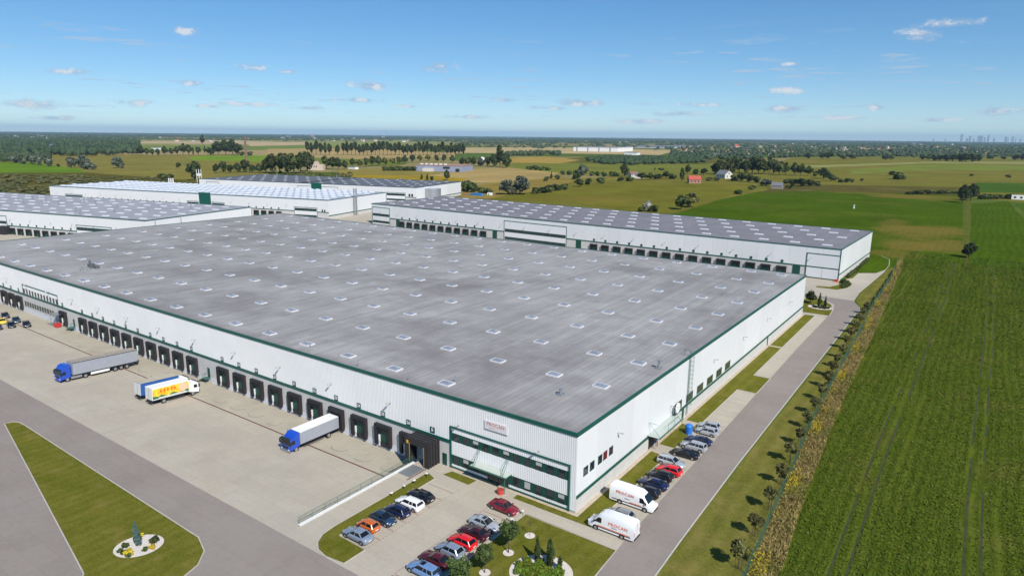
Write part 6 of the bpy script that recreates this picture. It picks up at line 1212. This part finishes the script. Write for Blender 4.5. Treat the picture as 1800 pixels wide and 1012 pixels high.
# ------------------------------------------------------------------ buildings of the open country
HW = mat('house_wall_white', (0.62, 0.60, 0.56), .8, rand=.15); HR = {'red': mat('roof_red', (0.36, 0.075, 0.05), .8, rand=.25), 'grey': mat('roof_grey', (0.16, 0.165, 0.18), .7, rand=.2), 'brown': mat('roof_brown', (0.17, 0.10, 0.075), .8, rand=.2)}
def gable(L, W, hw, hr, over=.3):
    w = MB(); w.add([(-L / 2, -W / 2, 0), (L / 2, -W / 2, 0), (L / 2, W / 2, 0), (-L / 2, W / 2, 0), (-L / 2, -W / 2, hw), (L / 2, -W / 2, hw), (L / 2, W / 2, hw), (-L / 2, W / 2, hw), (-L / 2, 0, hw + hr), (L / 2, 0, hw + hr)], [(0, 1, 5, 4), (2, 3, 7, 6), (1, 2, 6, 9, 5), (3, 0, 4, 8, 7)])
    r_ = MB(); t = .22; a, b = L / 2 + over, W / 2 + over; z0 = hw - over * hr / (W / 2)
    for s in (-1, 1): r_.add([(-a, s * b, z0 + .02), (a, s * b, z0 + .02), (a, 0, hw + hr + .02), (-a, 0, hw + hr + .02), (-a, s * b, z0 + t), (a, s * b, z0 + t), (a, 0, hw + hr + t), (-a, 0, hw + hr + t)], [(0, 1, 2, 3), (7, 6, 5, 4), (0, 4, 5, 1), (1, 5, 6, 2), (3, 7, 4, 0)])
    return w, r_
gw, gr = gable(11, 9, 3.6, 3.2); HOUSE_W = gw.mesh('wall', HW); HOUSE_R = {k: gr.mesh('roof', HR[k]) for k in HR}
WINP = MB(); WINP.box(-.55, .55, -.05, .05, -.65, .65); WINM = WINP.mesh('window', MAT['glass'])
def house(p, rz, s, roof, label, group=None, wall=None, detail=False):
    r = empty('house', (p[0], p[1], 0), rz, label, 'house', group); r.scale = (s, s, s); o = inst('wall', HOUSE_W, r)
    if wall: setmat(o, wall)
    q = inst('roof', HOUSE_R[roof], r)
    if detail:
        for x in (-3.2, 0, 3.2):
            for sy in (-1, 1): inst('window', WINM, r, (x, sy * 4.52, 1.9))
        for sx in (-1, 1):
            for y in (-2, 2): inst('window', WINM, r, (sx * 5.52, y, 1.9), (0, 0, math.pi / 2))
            inst('window', WINM, r, (sx * 5.52, 0, 4.4), (0, 0, math.pi / 2))
        MB().box(1.5, 2.2, -.9, -.3, 5.2, 7.6).build('chimney', mat('chimney_brick', (.3, .14, .1), .9), q)
    return r
def px_house(px, py, wpx, rz, roof, label, **k): p = at(px, py); return house(p, rz, wpx * .86 * depth(p) / FPX / 11.5, roof, label, **k)
px_house(1220, 319.5, 25, .55, 'red', 'brick house with a bright red roof beside tall dark trees', detail=True, wall=mat('house_brick', (.36, .2, .15), .85)); px_house(1273, 311.5, 27, -.5, 'grey', 'white gabled house with a grey roof in front of the tall tree line', detail=True)
px_house(1113, 309, 19, 1.0, 'brown', 'white house with a dark maroon roof among bushes', detail=True); px_house(1124, 311, 17, .2, 'grey', 'low house with a slate-grey roof right of the maroon-roofed one')
px_house(1366, 331, 22, .1, 'grey', 'long low shed with a dark grey roof at the edge of the green field', wall=mat('shed_wall', (.25, .22, .2), .9))
# pale ruined house, factory, brick chimney, sheds, hall
p = at(556, 298); s = depth(p) / FPX; r = empty('ruined_house', (p[0], p[1], 0), .5, 'pale pinkish roofless house standing in the trees', 'house'); pk = mat('pale_render', (.55, .45, .38), .9, var=.1, scale=.3)
MB().box(-13 * s, 4 * s, -6 * s, 6 * s, 0, 13 * s).build('wall', pk, r); MB().box(4 * s, 14 * s, -5 * s, 5 * s, 0, 10 * s).build('wing', pk, r); MB().box(-9 * s, 2 * s, -6.4 * s, 6.4 * s, 13 * s, 15.5 * s).build('parapet', pk, r)
for x in (-10, -6, -2, 2): MB().box(x * s, (x + 1.6) * s, -6.2 * s, -6.0 * s, 5 * s, 8 * s).build('window', MAT['glass'], r)
MB().box(-8.5 * s, 1.5 * s, -5.8 * s, 5.8 * s, 15.5 * s, 16 * s).build('roof', HR['grey'], r)
p = at(770, 300); s = depth(p) / FPX; r = empty('factory', (p[0], p[1], 0), .35, 'low blue-grey factory with a rust-brown roof', 'factory'); MB().box(-42 * s, 44 * s, 0, 60 * s, 0, 10.5 * s).build('wall', mat('blue_grey_sheet', (.27, .30, .40), .6, var=.05, scale=.1), r); MB().box(-42.5 * s, 44.5 * s, -.5 * s, 60.5 * s, 10.5 * s, 11.6 * s).build('roof', mat('rust_roof', (.33, .2, .15), .85, var=.15, scale=.05), r)
MB().box(-26 * s, -8 * s, -8 * s, 0, 0, 6 * s).build('annex', mat('cream_wall', (.6, .55, .5), .8), r); MB().box(33 * s, 40 * s, -.8 * s, -.1 * s, 1 * s, 6 * s).build('door', TRIM, r); MB().box(10 * s, 22 * s, -.8 * s, -.1 * s, 6 * s, 9 * s).build('window_band', MAT['glass'], r)
for k in range(6): MB().box((-38 + 9 * k) * s, (-34 + 9 * k) * s, 12 * s, 16 * s, 11.6 * s, 13.5 * s).build('roof_light', MAT['white'], r)
p = at(433.5, 284); s = depth(p) / FPX; r = empty('brick_chimney', (p[0], p[1], 0), 0, 'tall brown brick chimney rising from the left-hand trees', 'chimney'); MB().tube((0, 0, 0), (0, 0, 39 * s), 2.3 * s, 10, 1.5 * s).build('shaft', mat('chimney_red_brick', (.20, .12, .09), .9, var=.2, scale=.2), r, smooth=40); MB().tube((0, 0, 39 * s), (0, 0, 42 * s), 2.0 * s, 10, 2.0 * s).build('crown', mat('chimney_red_brick', (.2, .12, .09)), r)
p = at(351, 322); s = depth(p) / FPX; r = empty('metal_tower', (p[0], p[1], 0), .3, 'small white metal frame tower behind the domed roof', 'tower'); q = MB()
for x in (-2.6, 2.6):
    for y in (-2.6, 2.6): q.tube((x * s, y * s, 0), (x * s, y * s, 23 * s), .5 * s, 5)
q.build('legs', MAT['white'], r); MB().box(-3 * s, 3 * s, -3 * s, 3 * s, 12 * s, 16 * s).build('platform', MAT['white'], r)
r = empty('filling_silos', tuple(at(301, 324)), .25, 'three small white silos behind the domed roof', 'silos')
for k in range(3): MB().tube((k * 2.8 - 2.8, 0, 0), (k * 2.8 - 2.8, 0, 5.6), .6, 8).build('silo', MAT['white'], r)
def hall(px, py, wpx, dpx, hpx, rz, label, m=None, roof=None, nwin=0):
    p = at(px, py); s = depth(p) / FPX; r = empty('distant_hall', (p[0], p[1], 0), rz, label, 'hall'); MB().box(-wpx / 2 * s, wpx / 2 * s, 0, dpx * s, 0, hpx * s).build('wall', m or MAT['white'], r); MB().box(-(wpx / 2 + .4) * s, (wpx / 2 + .4) * s, -.4 * s, (dpx + .4) * s, hpx * s, (hpx + .5) * s).build('roof', roof or HR['grey'], r)
    for k in range(nwin): MB().box((-wpx / 2 + (k + .3) * wpx / nwin) * s, (-wpx / 2 + (k + .38) * wpx / nwin) * s, -.3 * s, -.05 * s, 0, hpx * .95 * s).build('wall_stripe', HR['grey'], r)
hall(1046, 264, 82, 90, 7.5, .15, 'long white distribution hall in the middle distance', nwin=4); hall(1140, 258, 90, 120, 3.2, .1, 'wide grey-roofed hall beyond the white distribution hall', mat('hall_grey', (.42, .43, .45), .7)); hall(1195, 256.5, 50, 100, 2.6, .1, 'narrow white hall near the far village'); hall(1108, 270, 22, 20, 4.5, .1, 'pale low hall behind the dark plantation'); hall(25, 262.5, 26, 20, 5, .2, 'white hall with blue fittings at the left edge', MAT['white'], mat('roof_blue', (.10, .22, .42), .6)); hall(70, 264.5, 30, 20, 7, -.35, 'grey-white block with a blue spire roof at the left', mat('block_grey', (.5, .5, .52), .8), mat('roof_blue', (.1, .22, .42)))
hall(272, 265, 16, 14, 4, .2, 'white low house behind the left hedgerow'); hall(618, 296.5, 18, 8, 4.5, 0, 'white trailer-like sheds among the trees right of the pale house'); hall(1249, 270.5, 20, 16, 3.5, .3, 'bluish greenhouse roof in the near village', mat('greenhouse', (.4, .46, .52), .4)); hall(1265, 272.5, 22, 14, 3.5, .3, 'long pale shed in the near village', mat('block_grey', (.5, .5, .52))); hall(1226, 279, 14, 12, 4, .3, 'cream shed at the edge of the near village'); hall(1312, 262, 22, 10, 3, .3, 'pale block of flats in the near village')
p = at(847, 279); r = empty('white_dome_shed', (p[0], p[1], 0), .6, 'small white round-roofed shed among dark trees', 'shed'); q = MB(); q.extr([(7 * math.cos(t), 6.5 * math.sin(t)) for t in np.linspace(0, math.pi, 9)], -9, 9); q.build('shell', MAT['white'], r)
p = at(1791, 354); s = depth(p) / FPX; r = empty('field_hut', (p[0], p[1], 0), .1, 'white roofless hut at the right edge of the fields', 'hut'); MB().box(-11 * s, 11 * s, 0, 8 * s, 0, 7.5 * s).build('wall', MAT['white'], r)
for x in (-7.5, 1.5): MB().box(x * s, (x + 3.2) * s, -.3 * s, -.02, 2.5 * s, 5.6 * s).build('window', TRIM, r)
p = at(771 + 89, 341.5); s = depth(p) / FPX; r = empty('site_cabin', (p[0], p[1], 0), .2, 'white site cabin beside the track behind the water tank', 'cabin'); MB().box(-4 * s, 4 * s, 0, 5 * s, 0, 5 * s).build('wall', MAT['white'], r); MB().box(-2 * s, -.6 * s, -.3 * s, -.02, 0, 3.5 * s).build('door', TRIM, r)
p = at(836, 342); s = depth(p) / FPX; r = empty('covered_pile', (p[0], p[1], 0), .1, 'heap of goods under a bright blue sheet behind the water tank', 'pile'); q = MB(); q.extr([(-14 * s, 0), (14 * s, 0), (9 * s, 4 * s), (-3 * s, 5 * s), (-11 * s, 3.5 * s)], 0, 8 * s); q.build('sheet', mat('blue_sheet', (.03, .16, .42), .5), r); MB().box(-26 * s, -12 * s, 1 * s, 7 * s, 0, 2.6 * s).build('pallets', mat('pallet_brown', (.3, .15, .1), .9), r)
p = at(102, 274); tag(MB().loft([[(R__ * 1.0 * math.cos(t), R__ * .7 * math.sin(t), z) for t in np.linspace(0, 2 * math.pi, 13)[:-1]] for R__, z in ((15, 0), (12, 6), (7, 10), (1, 12))]).build('hay_mound', mat('mound_straw', (.45, .27, .12), .95, var=.15, scale=.1), None, (p[0], p[1], 0)), 'orange-tan mound behind the left willows', 'mound')
p = at(1501, 367); tag(MB().box(-.35, .35, -.35, .35, 0, 3.0).box(-.6, .6, -.6, .6, 0, .5).build('marker_post', MAT['white'], None, (p[0], p[1], 0)), 'small white marker post alone in the large green field', 'post')
# small far houses, white specks among the trees
def specks(n, x0, x1, d0, d1, label, group, roofs, seed, wpx=(3, 6)):
    r = np.random.RandomState(seed)
    for k in range(n):
        px = r.uniform(x0, x1); hy = np.interp(px, [0, 600, 900, 1200, 1500, 1800], [233.3, 234.6, 236.6, 239.6, 246, 252]); p = at(px, hy + r.uniform(d0, d1)); ro = roofs[r.randint(len(roofs))]
        house(p, r.uniform(0, 3.1), r.uniform(*wpx) * depth(p) / FPX / 11, ro, label, group)
specks(34, 1545, 1800, 13, 21, 'small red-roofed house in the suburb below the skyline', 'red-roofed suburb houses', ['red', 'red', 'brown'], 21); specks(36, 1380, 1800, 8, 20, 'small grey-roofed white house in the suburb below the skyline', 'grey-roofed suburb houses', ['grey'], 22, (2.5, 5)); specks(30, 1180, 1440, 14, 30, 'small house among the gardens of the near village', 'near village houses', ['grey', 'brown', 'red'], 23, (4, 8)); specks(22, 960, 1210, 7, 15, 'tiny pale house in the far town in the centre', 'far town houses', ['grey', 'brown'], 24, (2.5, 5)); specks(14, 20, 135, 8, 16, 'tiny white house in the far left town', 'far left houses', ['grey'], 25, (3, 6)); specks(18, 480, 730, 5, 13, 'tiny white farm building on the far plain', 'far plain farm buildings', ['grey', 'brown'], 26, (3, 7)); specks(10, 250, 460, 8, 17, 'tiny brownish farm building on the far left plain', 'far left farm buildings', ['brown', 'red'], 27, (3, 6)); specks(14, 1480, 1560, 13, 20, 'small house with white walls left of the red-roofed suburb', 'houses left of the suburb', ['red', 'grey'], 28, (3, 6))
# city skyline
TW = mat('tower_grey', (.30, .33, .38), .5, rand=.15)
for k, (px, w, h, sp) in enumerate(((1689, 3.4, 11, 0), (1704, 3.2, 8, 0), (1699, 2.5, 4, 0), (1718, 2.2, 8.5, 0), (1723, 5.5, 8.5, 0), (1730, 2.5, 6, 0), (1736, 2.4, 9.5, 3.5), (1746.5, 2.4, 4.5, 0), (1767, 3.0, 7.5, 0), (1771, 1.6, 5, 0), (1779, 3.0, 7.5, 0), (1784.5, 1.6, 5, 0), (1793, 3.0, 3.5, 0), (1711, 2.5, 3.5, 0), (1661, 2.0, 3.2, 0), (1640, 2.5, 2.6, 0))):
    py = np.interp(px, [1500, 1800], [246, 252]) + 3.4; p = at(px, py); s = depth(p) / FPX; lab = 'hazy grey tower on the city skyline, ' + ['leftmost and tallest', 'second tall one from the left', 'short one beside the second', 'slim one left of the broad block', 'broad twin-like block', 'one right of the broad block', 'pointed one with a spire', 'short one right of the spire', 'left tall one of the right-hand group', 'slim short one of the right-hand group', 'right tall one of the right-hand group', 'slimmest near the right edge', 'low one at the right edge', 'low one between the second and the slim one', 'low one left of the tallest', 'low one at the far left'][k]
    r = empty('office_tower', (p[0], p[1], 0), rnd.uniform(-.2, .2) - YAW * 0, lab, 'tower', 'city skyline towers'); MB().box(-w / 2 * s, w / 2 * s, -w / 2 * s, w / 2 * s, 0, (h + 3) * s).build('shaft', TW, r); MB().box(-w / 3 * s, w / 3 * s, -w / 3 * s, w / 3 * s, (h + 3) * s, (h + 3.6) * s).build('top', TW, r)
    if sp: MB().tube((0, 0, (h + 3.6) * s), (0, 0, (h + 3.6 + sp) * s), .5 * s, 5, .1 * s).build('spire', TW, r)
# two people standing in the staff doorway
def person(x, y, rz, top, legs, label):
    r = bpy.data.objects.new('person', None); COL.objects.link(r); bpy.data.objects.remove(r)
    J = [((0, 0, .95), .15), ((0, 0, 1.18), .155), ((0, 0, 1.42), .15), ((0, 0, 1.53), .06), ((.02, 0, 1.62), .085), ((.01, 0, 1.74), .085),
         ((0, .19, 1.40), .06), ((.02, .25, 1.12), .045), ((.12, .23, .90), .035), ((.15, .22, .82), .035), ((0, -.19, 1.40), .06), ((.04, -.25, 1.12), .045), ((.2, -.2, .98), .035), ((.26, -.18, 1.0), .035),
         ((0, .10, .90), .10), ((.02, .11, .50), .07), ((0, .11, .09), .05), ((.15, .12, .05), .045), ((0, -.10, .90), .10), ((.03, -.12, .50), .07), ((.02, -.13, .09), .05), ((.17, -.14, .05), .045)]
    E_g = [(0, 1), (1, 2), (2, 3), (3, 4), (4, 5), (2, 6), (6, 7), (7, 8), (8, 9), (2, 10), (10, 11), (11, 12), (12, 13), (0, 14), (14, 15), (15, 16), (16, 17), (0, 18), (18, 19), (19, 20), (20, 21)]
    me = bpy.data.meshes.new('person'); me.from_pydata([j[0] for j in J], E_g, []); o = bpy.data.objects.new('person', me); COL.objects.link(o)
    sk = o.modifiers.new('skin', 'SKIN'); 
    bm_x = me.skin_vertices[0].data if me.skin_vertices else None
    if bm_x is None:
        import bmesh
        b_ = bmesh.new(); b_.from_mesh(me); b_.verts.layers.skin.verify(); b_.to_mesh(me); b_.free(); bm_x = me.skin_vertices[0].data
    for i, j in enumerate(J): bm_x[i].radius = (j[1], j[1]); bm_x[i].use_root = (i == 0)
    sb = o.modifiers.new('sub', 'SUBSURF'); sb.levels = sb.render_levels = 2
    bpy.context.view_layer.update(); m2 = bpy.data.meshes.new_from_object(o.evaluated_get(bpy.context.evaluated_depsgraph_get())); bpy.data.objects.remove(o); m2.name = 'person'
    for mm in (top, legs, mat('skin', (.45, .27, .2), .6), mat('hair', (.03, .02, .015), .7), TRIM): m2.materials.append(mm)
    for pgn in m2.polygons:
        c = pgn.center; pgn.material_index = 3 if (c.z > 1.72 or (c.z > 1.6 and c.x < -.02)) else 2 if (c.z > 1.53 or (abs(c.y) > .16 and c.z < 1.04 and c.z > .75)) else 0 if c.z > .96 else 4 if c.z < .09 else 1; pgn.use_smooth = True
    o = inst('person', m2, None, (x, y, .03), (0, 0, rz)); return tag(o, label, 'person', 'people at the staff door')
person(.75, 25.7, -.5, mat('blue_jacket', (.05, .10, .26), .8), mat('pale_trousers', (.42, .42, .45), .8), 'person in a blue top and pale trousers standing at the staff door'); person(.7, 26.7, -.9, mat('pale_blue_shirt', (.30, .38, .50), .8), mat('dark_trousers', (.02, .02, .025), .8), 'person in a pale blue shirt and dark trousers standing at the staff door')
# ------------------------------------------------------------------ air
def haze_box():
    m = bpy.data.materials.new('haze_air'); m.use_nodes = True; nt = m.node_tree; N = nt.nodes
    for n in list(N): N.remove(n)
    o = N.new('ShaderNodeOutputMaterial'); v = N.new('ShaderNodeVolumePrincipled'); v.inputs['Density'].default_value = HAZE; v.inputs['Color'].default_value = (.48, .74, 1.0, 1); v.inputs['Anisotropy'].default_value = 0.0
    nt.links.new(v.outputs[0], o.inputs['Volume']); h = MB().box(-44500, 44500, -44500, 44500, -2.3, 330).build('haze', m); tag(h, 'thin blue haze over the plain', 'haze', kind='stuff')
HAZE = 3.2e-5
haze_box()
